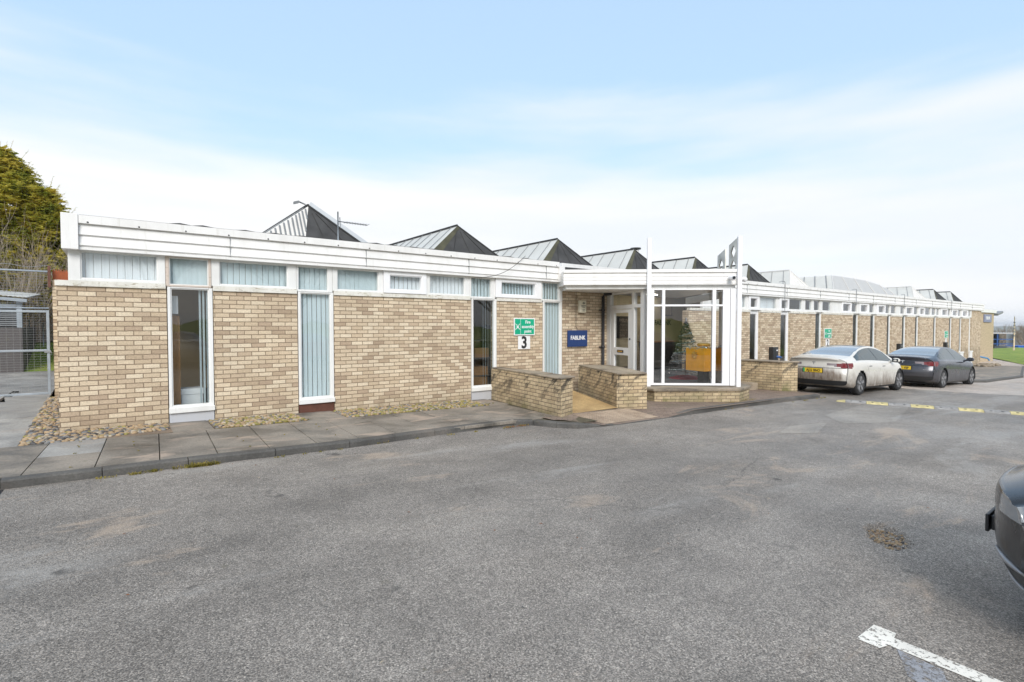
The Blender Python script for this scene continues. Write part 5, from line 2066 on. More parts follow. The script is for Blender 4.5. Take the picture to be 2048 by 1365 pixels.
        for sy in (-1, 1):
            mb = MB()
            mb.tube([(.86, sy * .80, .93), (.86, sy * .93, .955)], [.035, .03], 8)
            mb.blob((.83, sy * 1.00, .985), .085, .115, .075, 0, 14, 9)
            mb.build('wing_mirror', paint_m, t, local=True)
            mb = MB()
            mb.obox((.757, sy * 1.0, .985), (.004, 0, 0), (0, .085, 0), (0, 0, .05))
            mb.build('mirror_glass', 'car_roof_glass', t, local=True)
        mb = MB()
        for sy in (-1, 1):
            mb.obox((-2.40 + .13, sy * .58, .47), (.012, .0, 0), (0, .11, 0), (0, 0, .018))
        mb.build('rear_reflector', 'tail_lens', t, local=True) if False else None
        # boot line, spoiler lip
        mb = MB()
        pts = []
        for i in range(33):
            y = -.80 + 1.6 * i / 32
            pts.append((warp(XA, y, .79) - .003, y, .785 + .05 * sm(.3, .6, abs(y)) * 0))
        mb.tube(pts, .006, 4)
        mb.build('boot_line', 'letter_black', t, local=True)
        mb = MB()
        for i in range(30):
            y0, y1 = -.66 + 1.32 * i / 30, -.66 + 1.32 * (i + 1) / 30
            a = warp(XA, y0, 1.05), warp(XA, y1, 1.05)
            zc = lambda y: ZTOP(XA) - .012 - .10 * (abs(y) / .7) ** 4 * .5
            mb.add([(a[0] + .12, y0, zc(y0) + .02), (a[0] - .035, y0, zc(y0) + .025), (a[1] - .035, y1, zc(y1) + .025), (a[1] + .12, y1, zc(y1) + .02), (a[0] - .02, y0, zc(y0) - .02), (a[1] - .02, y1, zc(y1) - .02)], [(0, 1, 2, 3), (1, 4, 5, 2)], 0, True)
        mb.build('boot_lip', paint_m, t, local=True)
    if plate:
        def board(x, nrm, z, yel):
            mb = MB()
            mb.box(x - .008, x + .008, -.265, .265, z - .06, z + .06)
            pb = mb.build('number_plate', yel, t, local=True, bevel=.004)
            mb = MB()
            xx = x + nrm * .0095
            mb.box(xx - .001, xx + .001, *((.215, .262) if nrm < 0 else (-.262, -.215)), z - .056, z + .056)
            mb.build('green_band', 'plate_green', pb, local=True)
            mb = MB()
            put_text(mb, plate, (x + nrm * .010, -.02 if nrm < 0 else .02, z - .004), (0, nrm, 0), (0, 0, 1), .108, .018, stretch=.80, spacing=1.03)
            mb.build('registration', 'letter_black', pb, local=True)
            mb = MB()
            mb.box(x - nrm * .0085 - .006, x - nrm * .0085 + .006, -.285, .285, z - .072, z + .072)
            mb.build('plate_surround', 'black_plastic', pb, local=True)
        board(-2.405, -1, .70, 'plate_yellow')
    if plate and brand_mark:
        mb = MB()                                   # small maker's mark on the boot: a tapering stem under a curved bar
        x = warp(XA, 0, .93) - .006
        z = .90
        v = []
        for i in range(9):
            a = -1 + 2 * i / 8
            v += [(x, a * .052, z + .052 - .010 * a * a), (x, a * .047, z + .036 - .012 * a * a)]
        mb.add(v, [(2 * i, 2 * i + 2, 2 * i + 3, 2 * i + 1) for i in range(8)])
        mb.add([(x, -.017, z + .030), (x, .017, z + .030), (x, .004, z - .05), (x, -.004, z - .05)], [(0, 1, 2, 3)])
        mb.build('maker_emblem', 'lead_grey' if 'pale' in paint_m else 'silver', t, local=True)
        mb = MB()
        if 'grey' in paint_m:
            put_text(mb, 'DUAL MOTOR', (warp(XA, .60, .66) - .004, -.60, .655), (0, -1, 0), (0, 0, 1), .035, .01)
            mb.build('boot_lettering', 'silver', t, local=True)
    return t
def cz(x): return zg(x) + RD
car('parked_car', 'pale cream saloon car with dirt streaked sides nearest the low wall', 'car', (18.04, -3.30, cz(18.0) + .002), -1.8, 1.25, 'pale_car_paint', 'AJ22 BNO', 'saloon cars parked along the building')
car('parked_car', 'dark grey saloon car parked beyond the pale one', 'car', (23.5, -3.95, cz(23.5) - .03), -3, 1.3, 'grey_car_paint', 'LG71 VSP', 'saloon cars parked along the building')
# dark car whose nose corner enters at the right edge
BOW[:] = [.30, .07]
c3 = car('parked_car', 'black car with only its dusty front corner showing at the right edge', 'car', (4.03, -11.655, cz(3.8) + .015), 90, 0, 'dark_car_paint', None, None, nx=260, per=8, front=True)
OFF[c3.name] = Vector((0, 0, 0))
mb = MB()
mb.box(2.295, 2.315, -.26, .26, .395, .505)
c3.scale = (1, 1, 1.035)
pb = mb.build('front_plate', 'black_plastic', c3, local=True, bevel=.006)
mb = MB()
mb.box(2.24, 2.292, -.24, .24, .405, .495)
mb.build('plate_holder', 'black_plastic', pb, local=True, bevel=.01)
def nose_ribbon(name, mat, pts, w_):
    """pts: (y, z) on the nose; bright moulding following the bumper"""
    mb = MB()
    q = [Vector((warp(XB, y, z) + .008, y, z)) for y, z in pts]
    n = len(q)
    rad = [w_ * (.25 + .75 * math.sin(math.pi * min(1, (i + .6) / n))) for i in range(n)]
    mb.tube(q, rad, 8)
    mb.build(name, mat, c3, local=True)
for s_ in (-1, 1):
    nose_ribbon('bumper_moulding', 'wheel_blade', [(s_ * (.42 + .035 * i), .37 + .0 * i - .002 * i) for i in range(11)], .016)
    nose_ribbon('bumper_moulding', 'wheel_blade', [(s_ * (.40 + .035 * i), .235) for i in range(12)], .012)
BOW[:] = [.46, 0.]
# cars standing in the bays behind the photographer (they show in the window glass)
car('parked_car', 'white car standing in the bays facing the office', 'car', (1.6, -17.2, cz(1.6)), -90, 0, 'pale_car_paint', None, 'cars in the opposite bays', nx=110, simple_car=True)
car('parked_car', 'red car standing in the bays facing the office', 'car', (7.0, -17.4, cz(7.0)), -90, 0, 'red_car_paint', None, 'cars in the opposite bays', nx=110, simple_car=True)

# ================================================================== speed hump
hd = Vector((.345, .939)); h0 = Vector((14.40, 4.36)); hn = Vector((hd.y, -hd.x))
t = thing('speed_hump', 'rubber speed hump in yellow and black sections across the car park', 'speed hump', (h0.x, -h0.y, cz(h0.x)))
def hseg(mb, l0, l1, end=False):
    prof = [(-.20, .0), (-.19, .012), (-.12, .038), (-.04, .05), (.04, .05), (.12, .038), (.19, .012), (.20, 0)]
    v = []
    for l_, sc_ in ((l0, .35 if end else 1), (l1, 1)):
        for o, z in prof:
            q = h0 + hd * l_ + hn * o * (.75 if sc_ < 1 else 1)
            v.append((q.x, -q.y, cz(q.x) + z * sc_ + .001))
    n = len(prof)
    mb.add(v, [(i, i + 1, n + i + 1, n + i) for i in range(n - 1)] + [tuple(range(n)), tuple(range(2 * n - 1, n - 1, -1))], 0)
l_ = 0
for i in range(11):
    ln = .20 if i == 0 else .45
    mb = MB()
    hseg(mb, l_ + .004, l_ + ln - .004, i == 0)
    o = mb.build('yellow_section' if i % 2 == 0 else 'black_section', 'hump_yellow' if i % 2 == 0 else 'hump_black', t)
    if i:
        for s_ in (.28, .72):
            for off in (-.10, .10):
                mb = MB()
                q = h0 + hd * (l_ + ln * s_) + hn * off
                mb.lathe([(.0, .0), (.028, .0), (.032, -.012)], (q.x, -q.y, cz(q.x) + .0455), 'z', 10)
                mb.build('bolt_recess', 'letter_black', o)
    l_ += ln

# ================================================================== gate, fence, shed on the left
GY = 5.55
g = thing('gate', 'galvanised steel mesh gate closing the side path', 'gate', (-2.8, GY, .05))
mb = MB()
for x0, x1, z0, z1 in ((-1.905, -1.855, .03, 1.93), (-4.4, -4.35, .03, 1.93), (-4.35, -1.905, 1.88, 1.93), (-4.35, -1.905, 1.01, 1.055), (-4.35, -1.905, .04, .09)):
    mb.box(x0, x1, GY - .02, GY + .02, z0, z1)
mb.build('gate_frame', 'galvanised', g, bevel=.005)
mb = MB()
z = .12
while z < 1.88:
    mb.tube([(-4.35, GY + .025, z), (-1.9, GY + .025, z)], .0028, 3, smooth=False)
    z += .055
x = -4.33
while x < -1.9:
    mb.tube([(x, GY + .029, .08), (x, GY + .029, 1.9)], .0018, 3, smooth=False)
    x += .11
mb.build('wire_mesh', 'steel_wire', g)
mb = MB()
mb.box(-1.95, -1.835, GY - .05, GY - .02, .98, 1.03)
mb.tube([(-1.85, GY - .04, 1.0), (-1.82, GY - .06, .97), (-1.83, GY - .05, .93)], .012, 5)
mb.build('latch', 'lead_grey', g)
f = thing('wire_fence', 'wire mesh fence panel with barbed wire above the side gate', 'fence', (-2.8, GY + .03, 1.95))
mb = MB()
mb.box(-1.865, -1.815, GY - .02, GY + .03, 2.45, 2.93)
mb.build('post', 'brown_panel', f)
mb = MB()
mb.tube([(-6, GY + .02, 2.80), (-1.86, GY + .02, 2.80)], .022, 6)
mb.tube([(-6, GY + .02, 1.98), (-1.86, GY + .02, 1.98)], .018, 6)
mb.build('rails', 'galvanised', f)
mb = MB()
z = 2.03
while z < 2.8:
    mb.tube([(-6, GY + .04, z), (-1.87, GY + .04, z)], .0035, 3, smooth=False)
    z += .06
x = -5.9
while x < -1.9:
    mb.tube([(x, GY + .045, 1.98), (x, GY + .045, 2.8)], .0018, 3, smooth=False)
    x += .12
bw = [(-6 + 4.15 * i / 40, GY + .02, 2.91 - .025 * math.sin(i * .9)) for i in range(41)]
mb.tube(bw, .005, 4)
for i in range(1, 40):
    p_ = Vector(bw[i])
    mb.tube([p_ + Vector((-.012, 0, -.02)), p_ + Vector((.012, 0, .02))], .003, 3, smooth=False)
mb.build('wire_mesh', 'steel_wire', f)

s = thing('store_shed', 'dark block store shed with a pale corrugated roof behind the gate', 'shed', (-5.4, 14.8, .05))
mb = MB()
mb.box(-8, -3.11, 13.36, 13.56, 0, 1.52)
mb.box(-3.31, -3.11, 13.563, 17, 0, 1.52)
mb.build('block_wall', 'block_render', s)
mb = MB()
for i in range(11):
    mb.obox((-5.6, 13.46, 1.58 + .062 * i), (2.35, 0, 0), (0, .04, -.02), (0, .006, .012))
mb.box(-8, -3.3, 13.52, 13.56, 1.523, 2.3)
mb.build('louvre', 'lead_grey', s)
mb = MB()
mb.box(-3.24, -3.11, 13.35, 13.5, 1.523, 2.42)
mb.box(-8, -3.245, 13.34, 13.44, 2.21, 2.30)
mb.build('frame', 'galvanised', s)
mb = MB()
n = 90
v = []
for i in range(n + 1):
    x = -8 + 5.05 * i / n
    z = 2.50 + .30 * (-2.95 - x) / 1.0 * .28 + .018 * (i % 2)
    v += [(x, 13.1, z), (x, 17.2, z + .3), (x, 13.1, z + .02), (x, 17.2, z + .32)]
mb.add(v, [(4 * i, 4 * i + 4, 4 * i + 5, 4 * i + 1) for i in range(n)] + [(4 * i + 2, 4 * i + 3, 4 * i + 7, 4 * i + 6) for i in range(n)] + [(4 * i, 4 * i + 2, 4 * i + 6, 4 * i + 4) for i in range(n)])
mb.build('corrugated_roof', 'roof_glazing', s)
mb = MB()
mb.add([(-8, 13.12, 2.88), (-2.96, 13.12, 2.46), (-2.96, 13.12, 2.36), (-8, 13.12, 2.78), (-8, 13.16, 2.88), (-2.96, 13.16, 2.46), (-2.96, 13.16, 2.36), (-8, 13.16, 2.78)], [(0, 3, 2, 1), (4, 5, 6, 7), (0, 1, 5, 4), (2, 3, 7, 6), (1, 2, 6, 5)])
mb.build('barge_board', 'galvanised', s)
f = thing('bank_fence', 'chain link fence on thin posts climbing the grass bank', 'fence', (-3.2, 16.8, 1.0))
mb = MB()
tops = []
for i in range(9):
    x, y = -1.6 - .42 * i, 15.6 + .34 * i
    z = bank(x, y) - .05
    mb.tube([(x, y, z), (x, y, z + .95)], .022, 6)
    tops.append((x, y, z))
mb.build('posts', 'galvanised', f)
mb = MB()
for k_ in range(1, 9):
    mb.tube([(x, y, z + .115 * k_) for x, y, z in tops], .004, 3, smooth=False)
for (a, b) in zip(tops, tops[1:]):
    for j in range(6):
        q = Vector(a).lerp(Vector(b), j / 6)
        mb.tube([q, q + Z3 * .93], .003, 3, smooth=False)
mb.build('wire_mesh', 'steel_wire', f)

# ================================================================== trees and shrubs
def branch(mb, p, d, ln, r, depth, rnd, spread=.55, kids=(2, 4), up=.12, minr=.004, seg=5):
    """one bent limb with its side branches"""
    n = 3
    pts = [Vector(p)]
    dd = Vector(d).normalized()
    for i in range(n):
        dd = (dd + Vector((rnd.uniform(-1, 1), rnd.uniform(-1, 1), rnd.uniform(-1, 1))) * .16 + Vector((0, 0, up)) * .5).normalized()
        pts.append(pts[-1] + dd * ln / n)
    mb.tube(pts, [r, r * .85, r * .7, r * .5], seg if r > .02 else 3, smooth=r > .02)
    if depth <= 0:
        return
    for i in range(rnd.randint(*kids)):
        t_ = rnd.uniform(.35, 1)
        q = pts[0].lerp(pts[-1], t_) if t_ < .98 else pts[-1]
        q = pts[min(int(t_ * n), n - 1)].lerp(pts[min(int(t_ * n) + 1, n)], t_ * n - int(t_ * n))
        a = Vector((rnd.uniform(-1, 1), rnd.uniform(-1, 1), rnd.uniform(-.3, .9))).normalized()
        branch(mb, q, (dd + a * spread * 1.6).normalized(), ln * rnd.uniform(.55, .78), max(minr, r * rnd.uniform(.42, .6)), depth - 1, rnd, spread, kids, up, minr, seg)
    branch(mb, pts[-1], dd, ln * .7, max(minr, r * .5), depth - 1, rnd, spread, kids, up, minr, seg)
def bare_tree(name, label, loc, h, seed, depth=5, r=.16, mat='bark', group=None, kids=(3, 4)):
    rnd = random.Random(seed)
    t = thing(name, label, 'tree', loc, group=group)
    mb = MB()
    loc = Vector(loc)
    mb.tube([loc - Z3 * .2, loc + Z3 * h * .15, loc + Vector((.05, 0, h * .32))], [r * 1.2, r, r * .85], 8)
    mb.build('trunk', mat, t)
    mb = MB()
    for i in range(6):
        a = 6.283 * i / 6 + rnd.uniform(-.4, .4)
        branch(mb, loc + Z3 * h * rnd.uniform(.22, .32), Vector((math.cos(a), math.sin(a), rnd.uniform(.8, 1.8))), h * .30, r * .5, depth - 1, rnd, .5, kids, .10, .008)
    branch(mb, loc + Vector((.05, 0, h * .32)), Vector((0, 0, 1)), h * .30, r * .7, depth - 1, rnd, .5, kids, .15, .008)
    mb.build('crown', mat, t)
    return t
# trees across the car park, behind the photographer, mirrored in the glass
for i, (x, y, h, sd_) in enumerate(((-7, -26, 9, 11), (1.5, -28, 10, 12), (9, -26, 9.5, 13), (18, -28, 10, 14), (28, -30, 11, 15), (38, -30, 10, 16), (14, -24, 8, 17))):
    bare_tree('bare_tree', 'bare deciduous tree on the verge across the car park', (x, y, cz(x) + .1), h, sd_, 5, .2, 'bark', 'bare trees across the car park')
sheet('verge', lin(-40, 60, 40), lin(-60, -21, 20), lambda x, y: cz(x) + .05 + .06 * max(0, -22 - y) * (1 + .2 * math.sin(x)), 'grass')

def conifer(name, label, loc, h, prof, seed, n):
    """loose evergreen: drooping sprays on whorled limbs, ragged outline"""
    rnd = random.Random(seed)
    loc = Vector(loc)
    t = thing(name, label, 'conifer', loc)
    mb = MB()
    mb.tube([loc - Z3 * .3, loc + Z3 * h * .5, loc + Z3 * h * .97], [.28, .16, .02], 8)
    mb.build('trunk', 'bark', t)
    mb = MB(); tw = MB()
    clumps = []
    for i in range(n):
        f = rnd.random() ** .85
        z = h * (.10 + .90 * f)
        rmax = prof(f)
        a = rnd.random() * 6.283
        # limbs stick out unevenly
        lob = .80 + .17 * math.sin(a * 3 + z * 1.1 + seed) + .12 * math.sin(a * 7 - z * 2.3)
        r_ = rmax * lob * (.40 + .68 * rnd.random() ** .7)
        clumps.append((a, r_, z, rmax))
    for a, r_, z, rmax in clumps:
        c = loc + Vector((r_ * math.cos(a), r_ * math.sin(a), z))
        outd = Vector((math.cos(a), math.sin(a), 0))
        ln = rnd.uniform(.35, .85) * (.6 + .4 * min(1, rmax / 2))
        d0 = (outd + Vector((rnd.uniform(-.5, .5), rnd.uniform(-.5, .5), rnd.uniform(.05, .75)))).normalized()
        side = d0.cross(Vector((0, 0, 1))).normalized()
        for j in range(13):
            t_ = (j + rnd.random()) / 13
            p_ = c + d0 * ln * t_ - Z3 * (.28 * t_ * t_ * ln)
            s_ = rnd.choice((-1, 1))
            d = (d0 * .75 + side * s_ * rnd.uniform(.5, 1.0) + Vector((0, 0, rnd.uniform(-.45, .15)))).normalized() * ln * (.36 - .2 * t_)
            wv = d.cross(Vector((rnd.uniform(-.6, .6), rnd.uniform(-.6, .6), 1))).normalized() * rnd.uniform(.028, .06)
            mb.add([p_ - wv, p_ + d * .6 - wv * .8, p_ + d, p_ + wv], [(0, 1, 2, 3)])
    mb.build('crown', 'conifer_foliage', t)
    mb = MB()
    for i in range(110):                         # ragged leaders breaking the outline
        f = rnd.random()
        a = rnd.random() * 6.283
        z = h * (.35 + .62 * f)
        r_ = prof(.35 + .62 * f) * .92
        c = loc + Vector((r_ * math.cos(a), r_ * math.sin(a), z))
        d = Vector((math.cos(a) * .6, math.sin(a) * .6, 1)).normalized()
        ln = rnd.uniform(.4, 1.0)
        mb.tube([c, c + d * ln * .5, c + d * ln + Vector((0, 0, .05))], [.012, .008, .003], 3, smooth=False)
        for j in range(22):
            q = c + d * ln * rnd.uniform(.1, 1)
            e_ = Vector((rnd.uniform(-1, 1), rnd.uniform(-1, 1), rnd.uniform(-.1, .8))).normalized() * rnd.uniform(.06, .16)
            wv = e_.cross(Vector((.3, .2, 1))).normalized() * .010
            mb.add([q - wv, q + e_, q + wv], [(0, 1, 2)])
    mb.build('leader_shoots', 'conifer_foliage', t)
    return t
def prof_a(f): return 4.3 * (1 - f) ** .78 + .06 if f > .12 else 4.0
conifer('conifer', 'tall dense golden green conifer at the left edge behind the gate', (-4.75, 23.0, .8), 8.75, prof_a, 4, 7500)
def prof_b(f): return 2.7 * (1 - f) ** .85 + .05
conifer('conifer', 'shorter golden green conifer just left of the white fascia corner', (-3.15, 22.0, .8), 7.0, prof_b, 9, 4200)

def shrub(name, label, loc, h, seed, n, lean=(0, 0), mat='pale_twig', depth=3, r=.022):
    rnd = random.Random(seed)
    t = thing(name, label, 'shrub', loc)
    mb = MB()
    for i in range(n):
        a = rnd.random() * 6.283
        base = Vector(loc) + Vector((rnd.uniform(-.5, .5), rnd.uniform(-.4, .4), -.1))
        d = Vector((math.cos(a) * .55 + lean[0], math.sin(a) * .55 + lean[1], 1))
        branch(mb, base, d, h * rnd.uniform(.35, .55), r * rnd.uniform(.6, 1.2), depth, rnd, .45, (2, 3), .06, .004, 4)
    mb.build('stems', mat, t)
    return t
shrub('bare_shrub', 'bare pale stemmed shrub in front of the tall conifer', (-4.0, 17.6, 1.1), 4.6, 21, 12, (.25, 0), r=.03)
shrub('bare_shrub', 'bare twiggy shrub leaning toward the rusty spikes', (-2.6, 17.9, 1.0), 3.8, 22, 10, (.2, 0), r=.026)
shrub('bare_shrub', 'bare thicket of brown stems at the far left behind the shed roof', (-5.3, 18.4, 1.3), 3.0, 23, 9, (.1, 0), 'bark')
sheet('soil_bank', lin(-30, 8, 30), lin(17.0, 40, 24), lambda x, y: min(bank(x, y), 4.5) + .03 + .05 * math.sin(x * 3 + y * 2), 'bare_soil')
mb = MB()
rnd = random.Random(31)
for i in range(420):
    x, y = rnd.uniform(-7, .5), rnd.uniform(17.2, 20.5)
    branch(mb, (x, y, bank(x, y)), Vector((rnd.uniform(-.5, .5), rnd.uniform(-.5, .5), 1)), rnd.uniform(.4, .9), .009, 1, rnd, .6, (1, 2), .02, .004, 3)
tag(mb.build('undergrowth', 'pale_twig'), 'tangle of bare brown undergrowth on the bank under the conifers', 'undergrowth', kind='stuff')

# weeds in the gutter and the slab joints
def tuft(mb, x, v_, z, n, h, rnd, spread=.05):
    for i in range(n):
        a = rnd.random() * 6.283
        q = Vector((x + rnd.uniform(-spread, spread), -v_ + rnd.uniform(-spread * .5, spread * .5), z))
        d = Vector((math.cos(a) * .8, math.sin(a) * .8, rnd.uniform(.4, 1.2))).normalized() * h * rnd.uniform(.5, 1.2)
        wv = d.cross(Z3).normalized() * .0045
        mid = q + d * .55 + Z3 * .01
        mb.add([q - wv, q + wv, mid + wv * .8, q + d - Z3 * .015, mid - wv * .8], [(0, 1, 2, 4), (4, 2, 3)])
mb = MB()
rnd = random.Random(41)
for (x0, x1, v_, n, h) in ((-.15, .30, 2.98, 40, .07), (.0, .22, 3.0, 26, .09), (-1.0, -.4, 3.0, 14, .035), (-.6, -.25, 2.98, 18, .05), (.9, 1.9, 3.02, 10, .035), (2.2, 4.9, 2.92, 22, .04), (4.6, 5.2, 2.9, 14, .05), (13.0, 15.0, 3.88, 20, .05), (9.5, 12.4, 3.68, 10, .03)):
    for i in range(n // 2):
        x = rnd.uniform(x0, x1)
        tuft(mb, x, v_, zg(x) + RD, 7, h, rnd, .03)
for i in range(16):                      # moss in joints
    x = rnd.choice([-1.1, -.5, .1, .7, 1.3, 1.9]) + rnd.uniform(-.02, .02)
    v_ = rnd.uniform(1.0, 2.8)
    tuft(mb, x, v_, zg(x) - .004, 4, .022, rnd, .012)
for i in range(40):
    tuft(mb, rnd.uniform(.5, 1.95), .95, zg(1) - .004, 4, .022, rnd, .02)
    tuft(mb, rnd.uniform(2.6, 5.8), .95, zg(4) - .004, 4, .022, rnd, .02)
for i in range(30):
    tuft(mb, 11.12 + rnd.uniform(-1.2, .8), 3.5 - .1 * rnd.random(), zg(11), 4, .03, rnd, .05)
tag(mb.build('weeds', 'weed_leaf'), 'straggling grass and weeds growing along the kerb and slab joints', 'weeds', kind='stuff')
mb = MB()                                # wind-blown leaves and grit
for i in range(150):
    r_ = rnd.random()
    if r_ < .5:
        x, v_ = rnd.uniform(-1, 14), rnd.uniform(3.0, 3.4) + (0 if rnd.random() < .6 else rnd.uniform(0, 5))
        if x > 5.2: v_ += .9
    else:
        x, v_ = rnd.uniform(-2, 6), rnd.uniform(3.2, 9)
    z = zg(x) + RD + .004
    s_ = rnd.uniform(.006, .018)
    a = rnd.random() * 6.28
    mb.add([(x + s_ * math.cos(a), -v_ + s_ * math.sin(a), z), (x - s_ * .4 * math.sin(a), -v_ + s_ * .4 * math.cos(a), z + .006), (x - s_ * math.cos(a), -v_ - s_ * math.sin(a), z + .002), (x + s_ * .4 * math.sin(a), -v_ - s_ * .4 * math.cos(a), z + .003)], [(0, 1, 2, 3)], rnd.choice((0, 0, 1, 1, 2)))
for i in range(60):
    x, v_ = 4.9 + rnd.uniform(-.25, .25), 2.88 + rnd.uniform(-.03, .08)
    z = zg(x) + RD + .01
    s_ = rnd.uniform(.012, .025); a = rnd.random() * 6.28
    mb.add([(x + s_ * math.cos(a), -v_ + s_ * math.sin(a), z), (x - s_ * .4 * math.sin(a), -v_ + s_ * .4 * math.cos(a), z + .012), (x - s_ * math.cos(a), -v_ - s_ * math.sin(a), z), (x + s_ * .4 * math.sin(a), -v_ - s_ * .4 * math.cos(a), z + .008)], [(0, 1, 2, 3)], 0)
tag(mb.build('fallen_leaves', ['debris_leaf', 'stone_dark', 'stone_pale']), 'scattered dead leaves and grit on the asphalt', 'leaves', kind='stuff')

# ================================================================== beyond the right end
CX, CY = -0.691, -10.172
RX, RY, FX, FY = .7972, -.6037, .6037, .7972
def far(lat, dep):
    return (CX + RX * lat + FX * dep, CY + RY * lat + FY * dep)
# lawn, road edge
mb = MB()
ys_ = lin(-24, 8, 24)
v = []
for y in ys_:
    x0 = lawn_edge(-y)
    for i in range(19):
        x = x0 + (118 - x0) * i / 18
        v.append((x, y, zg(x) + .03 + .04 * (math.sin(x * .3 + y * .4) + 1) * min(1, i / 3) + max(0, x - 56) * .006))
mb.add(v, [(j * 19 + i, j * 19 + i + 1, (j + 1) * 19 + i + 1, (j + 1) * 19 + i) for j in range(24) for i in range(18)], 0, True)
tag(mb.build('lawn', 'grass'), kind='structure')
t = thing('handrail', 'blue tubular handrail at the far corner of the building', 'handrail', (51.6, .6, -1.5))
mb = MB()
mb.tube([(51.9, .3, zg(51.9)), (51.9, .3, -.72)], .06, 8)
mb.build('upright', 'handrail_blue', t)
mb = MB()
mb.tube([(51.2, 1.4, -.45), (51.9, .3, -.72), (52.3, -.2, -.88), (52.35, -.3, -1.05)], .055, 8)
mb.build('rail', 'handrail_blue', t)
mb = MB()
rr = random.Random(77)
for i in range(60):
    x, y = rr.uniform(47.5, 52.2), -rr.uniform(.15, 1.0)
    q = rr.uniform(.06, .16)
    mb.blob((x, y, zg(x) + q * .5), q * 1.5, q, q * .8, 0, 7, 5, rr.random() * 3, .2)
tag(mb.build('rubble_edging', 'coping_stone', loc=(50.7, -.6, zg(50.7))), 'mossy stone edging heaped at the far foot of the building', 'edging')

x, y = far(93.5, 98)
yw = math.atan2(RY, RX)
t = thing('storage_bay', 'open storage bay with blue steel frame and pale side sheeting', 'storage bay', (x, y, zg(x)))
rt = Vector((RX, RY, 0)); fw = Vector((FX, FY, 0))
o0 = Vector((*far(88.5, 98), -3.0))
mb = MB()
for a in (0., 2.1, 5.15):
    mb.obox(o0 + rt * a + Z3 * 1.6, rt * .09, fw * .09, Z3 * 1.6)
for z in (1.25, 2.1):
    mb.obox(o0 + rt * 2.6 + Z3 * z, rt * 2.45, fw * .06, Z3 * .08)
mb.build('steel_frame', 'blue_steel', t)
mb = MB()
mb.obox(o0 + rt * 2.6 + fw * 3 + Z3 * 1.6, rt * 2.6, fw * .05, Z3 * 1.5)
mb.obox(o0 + rt * 2.6 + fw * 1.5 + Z3 * .2, rt * 2.6, fw * 1.5, Z3 * .1)
mb.build('back_sheeting', 'black_plastic', t)
mb = MB()
for i in range(12):
    mb.obox(o0 + rt * (-.2 + .47 * i) + fw * 1.5 + Z3 * 3.33, rt * .14, fw * 1.7, Z3 * .06)
mb.obox(o0 + rt * 2.5 + fw * 1.5 + Z3 * 3.2, rt * 2.8, fw * 1.7, Z3 * .07)
mb.build('roof_sheet', 'grey_roof_sheet', t)
mb = MB()
mb.add([o0 + rt * 5.25, o0 + rt * 6.6 + fw * 3, o0 + rt * 6.6 + fw * 3 + Z3 * 3.1, o0 + rt * 5.25 + Z3 * 3.2, o0 + rt * 5.27 + fw * -.03, o0 + rt * 6.62 + fw * 2.97, o0 + rt * 6.62 + fw * 2.97 + Z3 * 3.1, o0 + rt * 5.27 - fw * .03 + Z3 * 3.2], [(0, 1, 2, 3), (4, 7, 6, 5), (3, 2, 6, 7)])
mb.build('side_sheeting', 'white_roof_sheet', t)
x, y = far(96.5, 96)
t = thing('metal_stock', 'heap of red brown steel lying before the storage bay', 'steel stock', (x, y, zg(x)))
mb = MB()
o1 = Vector((*far(86, 95), -3.2))
for i in range(9):
    mb.obox(o1 + rt * (3.6 + .1 * i) + fw * (.15 * i) + Z3 * (.65 + .06 * (i % 3)), rt * 2.6 + Z3 * (.02 * i), fw * .1, Z3 * .09)
mb.build('bars', 'brown_panel', t)
def skip_bin(lat0, lat1, dep, z0, z1, mat, label):
    a = Vector((*far(lat0, dep), 0)); b = Vector((*far(lat1, dep), 0))
    c = (a + b) / 2
    t = thing('site_container', label, 'container', (c.x, c.y, z0))
    mb = MB()
    hw = (b - a).length / 2
    mb.obox(c + Z3 * (z0 + z1) / 2 + fw * 1.2, rt * hw, fw * 1.2, Z3 * (z1 - z0) / 2)
    n = max(3, int(hw * 5))
    for i in range(n):
        mb.obox(c + rt * (-hw + (i + .5) * 2 * hw / n) - fw * .03 + Z3 * (z0 + z1) / 2, rt * (hw / n * .5), fw * .03, Z3 * ((z1 - z0) / 2 * .92))
    mb.build('body', mat, t)
    mb = MB()
    mb.obox(c + Z3 * (z1 + .04) + fw * 1.2, rt * (hw + .05), fw * 1.25, Z3 * .04)
    mb.build('top_rail', mat, t)
skip_bin(86.8, 90.2, 92, -4.2, -2.05, 'lead_grey', 'low grey container behind the lawn, under the storage bay')
skip_bin(87.8, 92.0, 91, -4.3, -1.95, 'container_blue', 'bright blue container at the far right edge behind the lawn')
x, y = far(66.95, 70)
t = thing('marker_pole', 'tall pale banded pole standing on the far lawn edge', 'pole', (x, y, zg(x)))
mb = MB()
mb.tube([(x, y, zg(x)), (x, y, 1.2), (x, y, 2.85)], [.10, .075, .04], 8)
mb.build('shaft', 'pale_pole', t)
mb = MB()
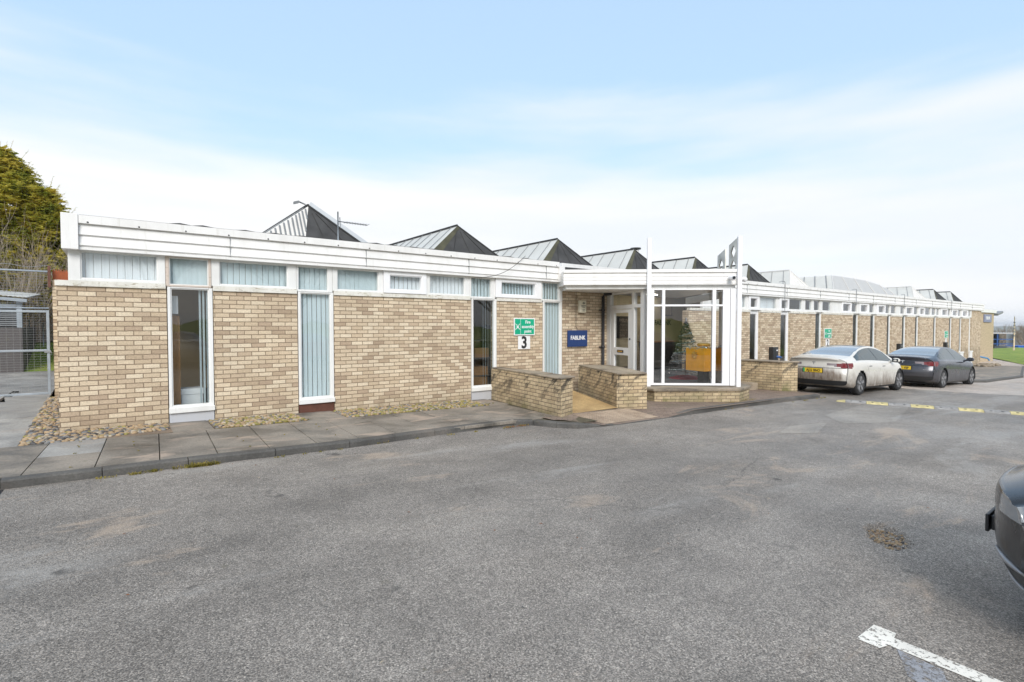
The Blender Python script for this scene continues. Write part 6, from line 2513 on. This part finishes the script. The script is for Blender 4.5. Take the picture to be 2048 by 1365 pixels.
for z in (.2, .75, 1.15, 1.6, 2.0):
    mb.lathe([(.0, 0), (.105, 0), (.105, .16), (0, .16)], (x, y, z), 'z', 8)
mb.build('bands', 'lead_grey', t)
for i, (lat, dep, h, sd_) in enumerate(((120, 128, 7.0, 51), (124, 132, 6.0, 52), (128, 131, 8.0, 53), (116, 126, 5.5, 54), (133, 137, 7.5, 55), (138, 140, 7, 56))):
    x, y = far(lat, dep)
    bare_tree('bare_tree', 'bare brown tree beyond the containers at the far right', (x, y, zg(x)), h, sd_, 4, .16, 'pale_twig', 'distant bare trees at the right', (3, 4))
# valley side and hills
def ridge(name, dep0, dep1, crest, base, mat, seed, amp):
    rnd = random.Random(seed)
    ph = [rnd.uniform(0, 6) for _ in range(6)]
    lats = lin(.2 * dep0, 2.6 * dep0, 60)
    deps = lin(dep0, dep1, 8)
    mb = MB()
    v = []
    for j, d in enumerate(deps):
        for l_ in lats:
            u_ = l_ / dep0
            hgt = crest + amp * (math.sin(u_ * 9 + ph[0]) * .5 + math.sin(u_ * 21 + ph[1]) * .25 + math.sin(u_ * 60 + ph[2]) * .08)
            t_ = math.sin(math.pi / 2 * min(1, j / 5))
            x, y = far(l_ * d / dep0, d)
            v.append((x, y, base + (hgt - base) * t_))
    n = len(lats)
    mb.add(v, [(j * n + i, j * n + i + 1, (j + 1) * n + i + 1, (j + 1) * n + i) for j in range(len(deps) - 1) for i in range(n - 1)], 0, True)
    tag(mb.build(name, mat), kind='structure')
ridge('wooded_slope', 420, 700, -6.5, -40, 'far_wood', 3, 2.0)
ridge('hills', 2600, 3600, 4, -60, 'far_field', 5, 9)

# ------------------------------------------------------------------ air between here and the far hills
mb = MB()
mb.box(-300, 5200, -4600, 5200, -64, 24)
k = NT('hazy_air')
k.t.nodes.remove(k.b)
pv = k.n('ShaderNodeVolumePrincipled')
pv.inputs['Color'].default_value = (.86, .90, .96, 1)
pv.inputs['Density'].default_value = .00022
pv.inputs['Anisotropy'].default_value = .2
k.l(pv.outputs[0], k.out.inputs['Volume'])
MAT['hazy_air'] = k.m
tag(mb.build('haze', 'hazy_air'), kind='stuff')
